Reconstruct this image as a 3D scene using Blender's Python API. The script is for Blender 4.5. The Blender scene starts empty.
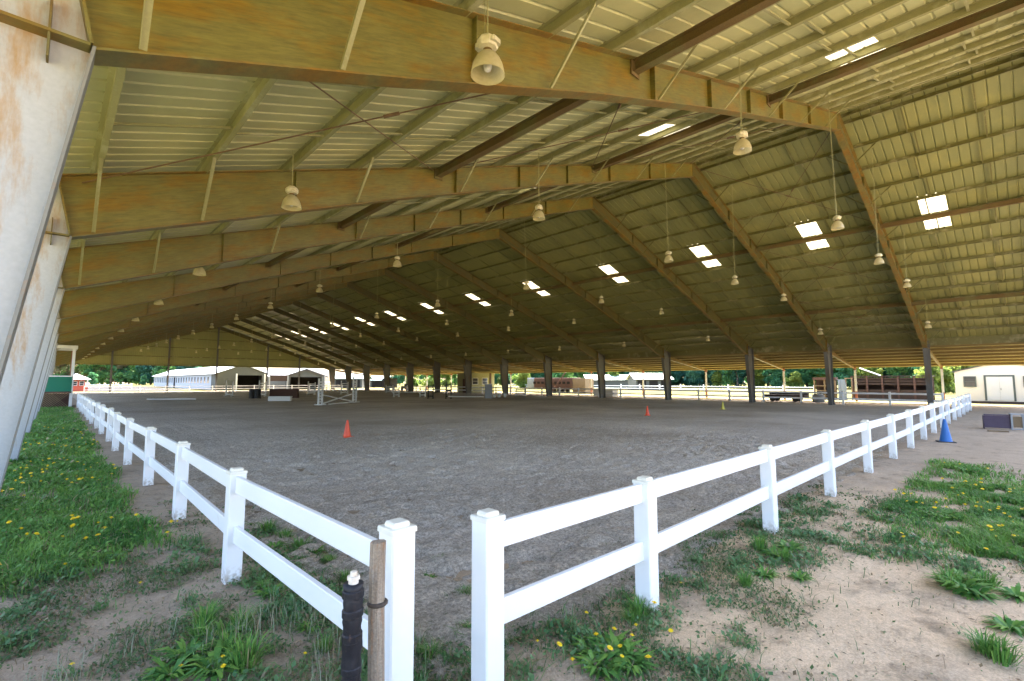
import bpy, bmesh, math, random
import numpy as np
from mathutils import Vector, Matrix, noise as mnoise

random.seed(7); rng = np.random.default_rng(7)
R = math.radians
scn = bpy.context.scene
col = scn.collection

# ------------------------------------------------------------------ camera, light, exposure
cam_d = bpy.data.cameras.new('camera'); cam = bpy.data.objects.new('camera', cam_d); col.objects.link(cam)
cam_d.sensor_width = 36; cam_d.lens = 480.43/1024*36; cam_d.clip_end = 3000; cam_d.clip_start = 0.05
cam.location = (0, 0, 1.829); cam.rotation_euler = (R(90+4.782), 0, -R(43.578))
scn.camera = cam

SUN_EL, SUN_AZ = 50, 34          # azimuth from +X towards +Y
w = bpy.data.worlds.new('World'); scn.world = w; w.use_nodes = True
nt = w.node_tree; nt.nodes.clear()
sky = nt.nodes.new('ShaderNodeTexSky'); sky.sky_type = 'NISHITA'; sky.sun_disc = False
sky.sun_elevation = R(SUN_EL); sky.sun_rotation = R(90-SUN_AZ)
sky.air_density = 0.8; sky.dust_density = 5.0; sky.ozone_density = 0.6
bg = nt.nodes.new('ShaderNodeBackground'); bg.inputs['Strength'].default_value = 0.15
wo = nt.nodes.new('ShaderNodeOutputWorld')
nt.links.new(sky.outputs[0], bg.inputs['Color']); nt.links.new(bg.outputs[0], wo.inputs['Surface'])
sun_d = bpy.data.lights.new('sun', 'SUN'); sun_d.energy = 2.6; sun_d.angle = R(0.5); sun_d.color = (1.0, 0.95, 0.86)
sun = bpy.data.objects.new('sun', sun_d); col.objects.link(sun)
sv = Vector((math.cos(R(SUN_EL))*math.cos(R(SUN_AZ)), math.cos(R(SUN_EL))*math.sin(R(SUN_AZ)), math.sin(R(SUN_EL))))
sun.rotation_euler = sv.to_track_quat('Z', 'Y').to_euler()

vs = scn.view_settings
vs.view_transform = 'Standard'; vs.look = 'None'; vs.gamma = 1.0; vs.use_curve_mapping = False
vs.exposure = 3.5
scn.render.engine = 'CYCLES'
cy = scn.cycles
cy.max_bounces = 10; cy.diffuse_bounces = 7; cy.glossy_bounces = 3; cy.transmission_bounces = 4; cy.transparent_max_bounces = 8
cy.caustics_reflective = False; cy.caustics_refractive = False
cy.sample_clamp_indirect = 4.0
cy.use_denoising = True
try: cy.denoiser = 'OPENIMAGEDENOISE'
except Exception: pass

# ------------------------------------------------------------------ camera maths for placing things where they stand
F_, YAW, PIT, HC = 480.43, R(43.578), R(4.782), 1.829
def ray(u, v):
    a = (u-512)/F_; b = (340.5-v)/F_
    ww = math.cos(PIT)-b*math.sin(PIT); h = math.sin(PIT)+b*math.cos(PIT)
    return Vector((a*math.cos(YAW)+ww*math.sin(YAW), -a*math.sin(YAW)+ww*math.cos(YAW), h))
def G(u, v, z=0.0):
    d = ray(u, v); t = (z-HC)/d.z; return Vector((d.x*t, d.y*t, z))

# ------------------------------------------------------------------ materials
MATS = {}
def mat(name, base, rough=0.7, metal=0.0, var=None, vscale=3.0, vamt=0.5, bump=0.0, bscale=30.0, detail=6.0, stretch=(1, 1, 1),
        spots=None, sscale=2.0, slo=0.55, shi=0.7, sstretch=(1, 1, 1), spec=0.5, bdist=0.02, micro=0.0, streak=0.0, rot=0.0):
    """procedural principled: base/var mixed by noise, second 'spots' colour masked by another noise, bump."""
    m = bpy.data.materials.new(name); m.use_nodes = True; t = m.node_tree; N = t.nodes; L = t.links
    p = N['Principled BSDF']; p.inputs['Roughness'].default_value = rough; p.inputs['Metallic'].default_value = metal
    p.inputs['Specular IOR Level'].default_value = spec
    tc = N.new('ShaderNodeTexCoord')
    def nz(sc, st, det=detail, rgh=0.6):
        mp = N.new('ShaderNodeMapping'); mp.inputs['Scale'].default_value = st
        src = tc.outputs['Object']
        if rot:
            mr_ = N.new('ShaderNodeMapping'); mr_.inputs['Rotation'].default_value = (0, rot, 0); L.new(src, mr_.inputs['Vector']); src = mr_.outputs[0]
        L.new(src, mp.inputs['Vector'])
        n = N.new('ShaderNodeTexNoise'); n.inputs['Scale'].default_value = sc; n.inputs['Detail'].default_value = det
        n.inputs['Roughness'].default_value = rgh
        L.new(mp.outputs[0], n.inputs['Vector']); return n
    def ramp(src, lo, hi):
        r = N.new('ShaderNodeMapRange'); r.inputs['From Min'].default_value = lo; r.inputs['From Max'].default_value = hi
        L.new(src, r.inputs['Value']); return r.outputs[0]
    def mix(fac, a, b):
        x = N.new('ShaderNodeMix'); x.data_type = 'RGBA'
        if isinstance(fac, float): x.inputs['Factor'].default_value = fac
        else: L.new(fac, x.inputs['Factor'])
        for k, c in ((6, a), (7, b)):
            if isinstance(c, tuple): x.inputs[k].default_value = (*c, 1)
            else: L.new(c, x.inputs[k])
        return x.outputs[2]
    c = base
    if var:
        n = nz(vscale, stretch); c = mix(ramp(n.outputs['Fac'], 0.5-vamt*0.5, 0.5+vamt*0.5), base, var)
    if spots:
        n = nz(sscale, sstretch, 8.0, 0.68); c = mix(ramp(n.outputs['Fac'], slo, shi), c, spots)
    if micro:
        n = nz(bscale*1.7, (1, 1, 1), 4.0); r = ramp(n.outputs['Fac'], 0.3, 0.7)
        mm = N.new('ShaderNodeMix'); mm.data_type = 'RGBA'; mm.blend_type = 'MULTIPLY'; mm.inputs['Factor'].default_value = micro
        if isinstance(c, tuple): mm.inputs[6].default_value = (*c, 1)
        else: L.new(c, mm.inputs[6])
        L.new(r, mm.inputs[7]); c = mm.outputs[2]
    if streak:                                  # fine rolled-steel grain running along the member
        n = nz(9.0, (0.35, 1, 3.5), 8.0, 0.75); r = ramp(n.outputs['Fac'], 0.32, 0.62)
        mm = N.new('ShaderNodeMix'); mm.data_type = 'RGBA'; mm.blend_type = 'MULTIPLY'; mm.inputs['Factor'].default_value = streak
        L.new(c, mm.inputs[6]); L.new(r, mm.inputs[7]); c = mm.outputs[2]
    if isinstance(c, tuple): p.inputs['Base Color'].default_value = (*c, 1)
    else: L.new(c, p.inputs['Base Color'])
    if bump:
        n = nz(bscale, (1, 1, 1)); b = N.new('ShaderNodeBump'); b.inputs['Strength'].default_value = bump; b.inputs['Distance'].default_value = bdist
        L.new(n.outputs['Fac'], b.inputs['Height']); L.new(b.outputs[0], p.inputs['Normal'])
    MATS[name] = m; return m

def attr_mat(name, rough=0.6, transl=0.25):
    m = bpy.data.materials.new(name); m.use_nodes = True; t = m.node_tree; N = t.nodes; L = t.links
    p = N['Principled BSDF']; p.inputs['Roughness'].default_value = rough; p.inputs['Specular IOR Level'].default_value = 0.25
    a = N.new('ShaderNodeAttribute'); a.attribute_name = 'Col'
    L.new(a.outputs['Color'], p.inputs['Base Color'])
    tr = N.new('ShaderNodeBsdfTranslucent'); L.new(a.outputs['Color'], tr.inputs['Color'])
    ms = N.new('ShaderNodeMixShader'); ms.inputs[0].default_value = transl
    L.new(p.outputs[0], ms.inputs[1]); L.new(tr.outputs[0], ms.inputs[2]); L.new(ms.outputs[0], N['Material Output'].inputs[0])
    MATS[name] = m; return m

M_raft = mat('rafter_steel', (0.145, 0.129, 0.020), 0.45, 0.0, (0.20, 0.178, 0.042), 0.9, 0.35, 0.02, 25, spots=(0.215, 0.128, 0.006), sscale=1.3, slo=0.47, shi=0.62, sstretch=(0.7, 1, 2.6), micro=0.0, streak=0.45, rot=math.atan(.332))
M_raft_r = mat('rafter_steel_shaded', (0.085, 0.082, 0.020), 0.5, 0.0, (0.12, 0.113, 0.036), 0.9, 0.35, 0.02, 25, spots=(0.125, 0.092, 0.012), sscale=1.3, slo=0.45, shi=0.60, sstretch=(0.7, 1, 2.6), micro=0.0, streak=0.4, rot=-math.atan(.332))  # same steel as the left rafters, darkened to read as shaded
M_flange = mat('flange_steel', (0.165, 0.138, 0.028), 0.5, 0.0, (0.20, 0.18, 0.05), 1.4, 0.4, spots=(0.235, 0.125, 0.010), sscale=1.6, slo=0.40, shi=0.58, micro=0.0, streak=0.35)
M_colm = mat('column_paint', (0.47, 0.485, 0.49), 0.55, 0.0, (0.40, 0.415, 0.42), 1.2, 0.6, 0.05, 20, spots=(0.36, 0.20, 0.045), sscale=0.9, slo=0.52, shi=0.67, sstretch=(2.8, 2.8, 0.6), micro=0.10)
M_colr = mat('column_dark_grey', (0.13, 0.13, 0.12), 0.55, 0.0, (0.09, 0.088, 0.075), 1.2, 0.6, spots=(0.13, 0.075, 0.03), sscale=1.1, slo=0.52, shi=0.67, sstretch=(2.8, 2.8, 0.6), micro=0.15)  # darker grey than the left columns; also on the gable posts
M_colf = mat('column_flange', (0.22, 0.22, 0.20), 0.55, 0.0, (0.16, 0.16, 0.14), 1.5, 0.6, spots=(0.30, 0.15, 0.04), sscale=1.6, slo=0.56, shi=0.68)
M_sheet = mat('roof_sheet_steel', (0.51, 0.49, 0.215), 0.42, 0.0, (0.42, 0.425, 0.20), 0.35, 0.5, spots=(0.56, 0.52, 0.23), sscale=0.5, slo=0.5, shi=0.7, stretch=(0.5, 3, 1), micro=0.05, bscale=8)  # ground-bounce yellow and open-side brightness put into the sheet colour
M_sheet_b = mat('shaded_roof_sheet', (0.255, 0.248, 0.080), 0.45, 0.0, (0.205, 0.212, 0.075), 0.35, 0.5, spots=(0.30, 0.28, 0.085), sscale=0.5, slo=0.5, shi=0.7, stretch=(0.5, 3, 1), micro=0.05, bscale=8)  # same sheeting as the left slope, its dimmer light put into the colour
M_lean = mat('lean_to_sheet_bounce_lit', (0.52, 0.43, 0.15), 0.5, 0.0, (0.44, 0.36, 0.12), 0.5, 0.5)  # bright yellow bounce from the sunlit ground put into the sheet colour
M_leanp = mat('lean_to_purlin_bounce_tint', (0.22, 0.165, 0.05), 0.5, 0.0, (0.17, 0.12, 0.035), 0.8, 0.6)  # yellow ground-bounce tint put into the colour, darker than the sheet
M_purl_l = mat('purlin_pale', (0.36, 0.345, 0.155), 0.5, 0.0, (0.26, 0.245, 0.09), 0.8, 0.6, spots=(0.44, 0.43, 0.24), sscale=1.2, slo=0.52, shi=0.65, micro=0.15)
M_purl = mat('purlin_galvanised_shaded', (0.155, 0.145, 0.036), 0.5, 0.0, (0.115, 0.105, 0.022), 0.8, 0.6, spots=(0.30, 0.28, 0.14), sscale=1.2, slo=0.52, shi=0.65, micro=0.15)  # colour darkened for the shaded faces seen on the right slope
M_rust = mat('rusty_steel', (0.135, 0.078, 0.018), 0.8, 0.0, (0.17, 0.115, 0.03), 2.0, 0.6, spots=(0.15, 0.135, 0.04), sscale=1.0, slo=0.5, shi=0.62, micro=0.3)
M_rod = mat('brace_rod_steel', (0.11, 0.065, 0.03), 0.7, 0.0, (0.17, 0.10, 0.04), 3.0)
M_dark = mat('dark_hardware', (0.045, 0.035, 0.03), 0.7, 0.0, (0.09, 0.06, 0.04), 8.0)
M_vinyl = mat('white_vinyl', (0.84, 0.85, 0.85), 0.32, 0.0, (0.78, 0.79, 0.79), 1.5, 0.7, spots=(0.62, 0.58, 0.48), sscale=3.0, slo=0.66, shi=0.82, sstretch=(1, 1, .6))
def splash(m, z1=0.16, colr=(0.36, 0.30, 0.22)):
    t = m.node_tree; N = t.nodes; L = t.links; p = N['Principled BSDF']; src = p.inputs['Base Color'].links[0].from_socket
    tc = N.new('ShaderNodeTexCoord'); sp = N.new('ShaderNodeSeparateXYZ'); L.new(tc.outputs['Object'], sp.inputs[0])
    n = N.new('ShaderNodeTexNoise'); n.inputs['Scale'].default_value = 26; n.inputs['Detail'].default_value = 6; L.new(tc.outputs['Object'], n.inputs['Vector'])
    a = N.new('ShaderNodeMapRange'); a.inputs['From Min'].default_value = z1; a.inputs['From Max'].default_value = 0.0; L.new(sp.outputs['Z'], a.inputs['Value'])
    b = N.new('ShaderNodeMapRange'); b.inputs['From Min'].default_value = 0.42; b.inputs['From Max'].default_value = 0.62; L.new(n.outputs['Fac'], b.inputs['Value'])
    q = N.new('ShaderNodeMath'); q.operation = 'MULTIPLY'; L.new(a.outputs[0], q.inputs[0]); L.new(b.outputs[0], q.inputs[1])
    x = N.new('ShaderNodeMix'); x.data_type = 'RGBA'; L.new(q.outputs[0], x.inputs['Factor']); L.new(src, x.inputs[6]); x.inputs[7].default_value = (*colr, 1); L.new(x.outputs[2], p.inputs['Base Color'])
splash(M_vinyl)
M_cap = mat('vinyl_cap', (0.80, 0.79, 0.72), 0.35, 0.0, (0.70, 0.67, 0.55), 4.0, 0.6)
M_white = mat('white_paint', (0.78, 0.78, 0.76), 0.5, 0.0, (0.66, 0.66, 0.62), 2.0, 0.6)
M_greyp = mat('grey_paint', (0.33, 0.34, 0.35), 0.6, 0.0, (0.25, 0.26, 0.26), 2.0, 0.6)
M_black = mat('black_paint', (0.010, 0.010, 0.010), 0.6, 0.0, (0.018, 0.018, 0.018), 3.0)
M_wood_d = mat('dark_timber', (0.035, 0.020, 0.014), 0.85, 0.0, (0.06, 0.034, 0.024), 2.0, 0.6, 0.2, 12, stretch=(1, 0.3, 4), micro=0.3)
M_wood_r = mat('red_brown_timber', (0.075, 0.033, 0.022), 0.8, 0.0, (0.11, 0.055, 0.036), 2.0, 0.6, stretch=(1, 0.4, 3), micro=0.3)
M_wood_l = mat('pale_timber', (0.26, 0.18, 0.10), 0.8, 0.0, (0.18, 0.13, 0.075), 3.0, 0.6, stretch=(3, 3, 0.5), micro=0.3)
M_stake = mat('weathered_stake', (0.24, 0.17, 0.11), 0.85, 0.0, (0.40, 0.34, 0.27), 14.0, 0.5, 0.5, 60, stretch=(6, 6, 0.35), spots=(0.34, 0.16, 0.07), sscale=9, slo=0.55, shi=0.7, sstretch=(3, 3, .5), micro=0.35)
M_tape = mat('black_tape', (0.007, 0.007, 0.010), 0.45, 0.0, (0.022, 0.022, 0.028), 18.0, 0.5, 0.5, 70, spots=(0.10, 0.06, 0.045), sscale=22, slo=0.62, shi=0.70, bdist=0.006, spec=0.3)
M_pvc = mat('white_pvc', (0.8, 0.78, 0.72), 0.4, 0.0, (0.6, 0.5, 0.38), 30.0, 0.4)
M_barnw = mat('barn_white', (0.42, 0.44, 0.47), 0.6, 0.0, (0.37, 0.39, 0.42), 0.6, 0.6)
M_barng = mat('barn_grey', (0.075, 0.078, 0.065), 0.7, 0.0, (0.06, 0.062, 0.05), 0.7, 0.6)
M_roofw = mat('pale_metal_roof', (0.50, 0.53, 0.55), 0.35, 0.0, (0.42, 0.46, 0.48), 0.4, 0.6)
M_rooft = mat('teal_metal_roof', (0.11, 0.20, 0.20), 0.4, 0.0, (0.10, 0.18, 0.18), 0.4, 0.6)
M_roofd = mat('dark_shingle', (0.06, 0.055, 0.05), 0.9, 0.0, (0.09, 0.08, 0.07), 5.0)
M_glass = mat('window_glass', (0.03, 0.035, 0.04), 0.08, 0.0, spec=0.8)
M_shadow = mat('interior_shade', (0.018, 0.016, 0.014), 0.9, 0.0, (0.028, 0.024, 0.02), 1.0, spec=0.1)  # dark colour standing in for the shade inside openings
M_cream = mat('cream_siding', (0.58, 0.54, 0.47), 0.6, 0.0, (0.54, 0.50, 0.44), 0.8, 0.6)
M_door = mat('shed_door_white', (0.56, 0.55, 0.52), 0.5, 0.0, (0.52, 0.51, 0.48), 1.0, 0.6)
M_trim = mat('grey_green_trim', (0.055, 0.07, 0.062), 0.6, 0.0, (0.075, 0.09, 0.08), 3.0)
M_green = mat('green_panel', (0.0, 0.17, 0.095), 0.55, 0.0, (0.0, 0.14, 0.08), 1.5, 0.6)
M_red = mat('red_paint', (0.42, 0.07, 0.035), 0.6, 0.0, (0.35, 0.06, 0.03), 2.0)
M_orange = mat('orange_plastic', (0.80, 0.085, 0.02), 0.45, 0.0, (0.70, 0.075, 0.02), 6.0)
M_yellow = mat('yellow_plastic', (0.72, 0.62, 0.10), 0.5, 0.0, (0.62, 0.55, 0.10), 6.0)
M_blue = mat('blue_plastic', (0.01, 0.13, 0.42), 0.45, 0.0, (0.015, 0.10, 0.33), 6.0)
M_purple = mat('purple_paint', (0.050, 0.028, 0.052), 0.6, 0.0, (0.075, 0.046, 0.078), 3.0, 0.6, micro=0.2)
M_olive = mat('olive_siding', (0.30, 0.29, 0.13), 0.7, 0.0, (0.26, 0.25, 0.11), 1.0)
M_bluegrey = mat('blue_grey_sheet', (0.24, 0.29, 0.35), 0.5, 0.0, (0.18, 0.22, 0.27), 1.5)
M_brickred = mat('red_primer', (0.36, 0.11, 0.06), 0.7, 0.0, (0.28, 0.09, 0.05), 2.0)
M_bark = mat('bark', (0.09, 0.065, 0.045), 0.9, 0.0, (0.05, 0.04, 0.03), 3.0, 0.6, 0.4, 12)
M_leaf = attr_mat('leaf', 0.6, 0.5)
M_grass = attr_mat('grass_blade', 0.55, 0.3)
M_petal = mat('dandelion_yellow', (0.85, 0.66, 0.02), 0.6, 0.0, (0.78, 0.55, 0.015), 60.0)
M_stem = mat('flower_stem', (0.10, 0.17, 0.04), 0.6, 0.0, (0.16, 0.20, 0.06), 30.0)
# lamp reflector: frosted prismatic acrylic
M_refl = bpy.data.materials.new('prismatic_reflector'); M_refl.use_nodes = True
_t = M_refl.node_tree; _p = _t.nodes['Principled BSDF']; _p.inputs['Base Color'].default_value = (0.66, 0.60, 0.36, 1); _p.inputs['Roughness'].default_value = 0.25
_w = _t.nodes.new('ShaderNodeTexNoise'); _w.inputs['Scale'].default_value = 9; _r = _t.nodes.new('ShaderNodeMix'); _r.data_type = 'RGBA'
_r.inputs[6].default_value = (0.62, 0.56, 0.33, 1); _r.inputs[7].default_value = (0.40, 0.33, 0.14, 1); _t.links.new(_w.outputs['Fac'], _r.inputs['Factor']); _t.links.new(_r.outputs[2], _p.inputs['Base Color'])
_tr = _t.nodes.new('ShaderNodeBsdfTranslucent'); _tr.inputs['Color'].default_value = (0.72, 0.66, 0.42, 1)
_ms = _t.nodes.new('ShaderNodeMixShader'); _ms.inputs[0].default_value = 0.35
_t.links.new(_p.outputs[0], _ms.inputs[1]); _t.links.new(_tr.outputs[0], _ms.inputs[2]); _t.links.new(_ms.outputs[0], _t.nodes['Material Output'].inputs[0])
M_hous = mat('lamp_housing', (0.62, 0.58, 0.40), 0.5, 0.0, (0.46, 0.40, 0.22), 12.0, 0.6)
M_bulb = mat('lamp_bulb', (0.75, 0.74, 0.68), 0.15, 0.0, (0.55, 0.52, 0.45), 30.0)
# translucent skylight sheet
M_sky = bpy.data.materials.new('skylight_fibreglass'); M_sky.use_nodes = True
_t = M_sky.node_tree; _t.nodes.remove(_t.nodes['Principled BSDF'])
_tr = _t.nodes.new('ShaderNodeBsdfTranslucent'); _n = _t.nodes.new('ShaderNodeTexNoise'); _n.inputs['Scale'].default_value = 2.5
_mx = _t.nodes.new('ShaderNodeMix'); _mx.data_type = 'RGBA'; _mx.inputs[6].default_value = (0.34, 0.32, 0.235, 1); _mx.inputs[7].default_value = (0.17, 0.14, 0.075, 1)
_t.links.new(_n.outputs['Fac'], _mx.inputs['Factor']); _t.links.new(_mx.outputs[2], _tr.inputs['Color'])
_di = _t.nodes.new('ShaderNodeBsdfDiffuse'); _di.inputs['Color'].default_value = (0.7, 0.68, 0.55, 1)
_ms = _t.nodes.new('ShaderNodeMixShader'); _ms.inputs[0].default_value = 0.2
_t.links.new(_tr.outputs[0], _ms.inputs[1]); _t.links.new(_di.outputs[0], _ms.inputs[2]); _t.links.new(_ms.outputs[0], _t.nodes['Material Output'].inputs[0])

# ------------------------------------------------------------------ object helpers
def tag(o, label=None, cat=None, group=None, kind=None):
    if label: o['label'] = label
    if cat: o['category'] = cat
    if group: o['group'] = group
    if kind: o['kind'] = kind
    return o
def thing(name, label, cat, loc=(0, 0, 0), rz=0.0, group=None):
    o = bpy.data.objects.new(name, None); col.objects.link(o); o.location = loc; o.rotation_euler = (0, 0, rz)
    o.empty_display_size = 0.2
    return tag(o, label, cat, group)
def copy_tree(o, parent=None):
    c = o.copy(); col.objects.link(c)
    if parent is not None: c.parent = parent
    for ch in list(o.children): copy_tree(ch, c)
    return c

class MB:
    def __init__(s): s.v = []; s.f = []; s.m = []; s.mi = 0
    def _add(s, vs, fs):
        n = len(s.v); s.v += [tuple(x) for x in vs]; s.f += [tuple(i+n for i in f) for f in fs]; s.m += [s.mi]*len(fs); return s
    def box(s, x0, x1, y0, y1, z0, z1):
        return s._add([(x0, y0, z0), (x1, y0, z0), (x1, y1, z0), (x0, y1, z0), (x0, y0, z1), (x1, y0, z1), (x1, y1, z1), (x0, y1, z1)],
                      [(0, 3, 2, 1), (4, 5, 6, 7), (0, 1, 5, 4), (1, 2, 6, 5), (2, 3, 7, 6), (3, 0, 4, 7)])
    def bbox(s, x0, x1, y0, y1, z0, z1, b=0.006):
        """box with chamfered vertical edges and top edge"""
        def ring(e, z): return [(x0+e, y0, z), (x1-e, y0, z), (x1, y0+e, z), (x1, y1-e, z), (x1-e, y1, z), (x0+e, y1, z), (x0, y1-e, z), (x0, y0+e, z)]
        a = ring(b, z0); c = ring(b, z1-b)
        t = [(x0+b, y0+b, z1), (x1-b, y0+b, z1), (x1-b, y0+b, z1), (x1-b, y1-b, z1), (x1-b, y1-b, z1), (x0+b, y1-b, z1), (x0+b, y1-b, z1), (x0+b, y0+b, z1)]
        t4 = [(x0+b, y0+b, z1), (x1-b, y0+b, z1), (x1-b, y1-b, z1), (x0+b, y1-b, z1)]
        fs = [tuple(range(7, -1, -1))]
        for i in range(8): fs.append((i, (i+1) % 8, 8+(i+1) % 8, 8+i))
        fs += [(8, 9, 17, 16), (10, 11, 18, 17), (12, 13, 19, 18), (14, 15, 16, 19), (9, 10, 17), (11, 12, 18), (13, 14, 19), (15, 8, 16), (16, 17, 18, 19)]
        return s._add(a+c+t4, fs)
    def bar(s, p, q, wd, ht, up=(0, 0, 1)):
        p = Vector(p); q = Vector(q); d = (q-p).normalized(); up = Vector(up)
        if abs(d.dot(up)) > 0.99: up = Vector((0, 1, 0))
        a = d.cross(up).normalized()*wd*0.5; b = a.cross(d).normalized()*ht*0.5
        return s._add([p-a-b, p+a-b, p+a+b, p-a+b, q-a-b, q+a-b, q+a+b, q-a+b], [(0, 3, 2, 1), (4, 5, 6, 7), (0, 1, 5, 4), (1, 2, 6, 5), (2, 3, 7, 6), (3, 0, 4, 7)])
    def tube(s, p, q, r0, r1=None, n=8, caps=True):
        r1 = r0 if r1 is None else r1; p = Vector(p); q = Vector(q); d = (q-p).normalized()
        a = d.orthogonal().normalized(); b = d.cross(a)
        vs = []
        for c, r in ((p, r0), (q, r1)):
            for i in range(n):
                t = 2*math.pi*i/n; vs.append(c+a*math.cos(t)*r+b*math.sin(t)*r)
        fs = [(i, (i+1) % n, n+(i+1) % n, n+i) for i in range(n)]
        if caps: fs += [tuple(range(n-1, -1, -1)), tuple(range(n, 2*n))]
        return s._add(vs, fs)
    def lathe(s, prof, n=20, c=(0, 0, 0), wob=None, cap0=True, cap1=True):
        vs = []; cx, cy_, cz = c
        for j, (r, z) in enumerate(prof):
            for i in range(n):
                t = 2*math.pi*i/n; rr = r*(1+(wob(t, z) if wob else 0)); vs.append((cx+rr*math.cos(t), cy_+rr*math.sin(t), cz+z))
        fs = []
        for j in range(len(prof)-1):
            for i in range(n): fs.append((j*n+i, j*n+(i+1) % n, (j+1)*n+(i+1) % n, (j+1)*n+i))
        if cap0: fs.append(tuple(range(n-1, -1, -1)))
        if cap1: fs.append(tuple(range((len(prof)-1)*n, len(prof)*n)))
        return s._add(vs, fs)
    def prism(s, pts, axis, a, b):
        """closed outline pts extruded along axis from a to b; axis 'x','y','z'; pts are the two other coords in order"""
        def P(p, k): return (k, p[0], p[1]) if axis == 'x' else ((p[0], k, p[1]) if axis == 'y' else (p[0], p[1], k))
        n = len(pts); vs = [P(p, a) for p in pts]+[P(p, b) for p in pts]
        fs = [tuple(range(n)), tuple(range(2*n-1, n-1, -1))]+[(i, n+i, n+(i+1) % n, (i+1) % n) for i in range(n)]
        return s._add(vs, fs)
    def build(s, name, mats, parent=None, smooth=False, fix=True):
        me = bpy.data.meshes.new(name); me.from_pydata(s.v, [], s.f)
        ms = mats if isinstance(mats, (list, tuple)) else [mats]
        for m in ms: me.materials.append(m)
        if len(ms) > 1: me.polygons.foreach_set('material_index', s.m)
        if fix:
            bm = bmesh.new(); bm.from_mesh(me); bmesh.ops.recalc_face_normals(bm, faces=bm.faces); bm.to_mesh(me); bm.free()
        if smooth: me.polygons.foreach_set('use_smooth', [True]*len(me.polygons))
        me.update()
        o = bpy.data.objects.new(name, me); col.objects.link(o)
        if parent is not None: o.parent = parent
        return o
def link_mesh(name, me, parent=None, loc=None):
    o = bpy.data.objects.new(name, me); col.objects.link(o)
    if parent is not None: o.parent = parent
    if loc is not None: o.location = loc
    return o

def np_mesh(name, verts, faces_n, idx, mats, colr=None, smooth=False):
    """verts (N,3), idx flat loop indices, faces_n verts per face (const int)"""
    me = bpy.data.meshes.new(name); nf = len(idx)//faces_n
    me.vertices.add(len(verts)); me.vertices.foreach_set('co', np.asarray(verts, np.float32).ravel())
    me.loops.add(len(idx)); me.loops.foreach_set('vertex_index', np.asarray(idx, np.int32))
    me.polygons.add(nf); me.polygons.foreach_set('loop_start', np.arange(0, nf*faces_n, faces_n, dtype=np.int32))
    me.polygons.foreach_set('loop_total', np.full(nf, faces_n, np.int32))
    if smooth: me.polygons.foreach_set('use_smooth', np.ones(nf, bool))
    for m in (mats if isinstance(mats, (list, tuple)) else [mats]): me.materials.append(m)
    me.update(calc_edges=True)
    if colr is not None:
        at = me.color_attributes.new('Col', 'FLOAT_COLOR', 'POINT')
        c = np.ones((len(verts), 4), np.float32); c[:, :3] = colr; at.data.foreach_set('color', c.ravel())
    return me

# vectorised value noise (2D)
_perm = rng.random((256, 256))
def vnoise(x, y):
    xi = np.floor(x).astype(int); yi = np.floor(y).astype(int); fx = x-xi; fy = y-yi
    fx = fx*fx*(3-2*fx); fy = fy*fy*(3-2*fy)
    g = lambda a, b: _perm[a & 255, b & 255]
    return (g(xi, yi)*(1-fx)+g(xi+1, yi)*fx)*(1-fy)+(g(xi, yi+1)*(1-fx)+g(xi+1, yi+1)*fx)*fy
def fbm(x, y, o=4):
    a = 0.5; s = 0; t = 0
    for i in range(o):
        s = s+a*vnoise(x*2**i+17*i, y*2**i+31*i); t += a; a *= 0.5
    return s/t

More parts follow.
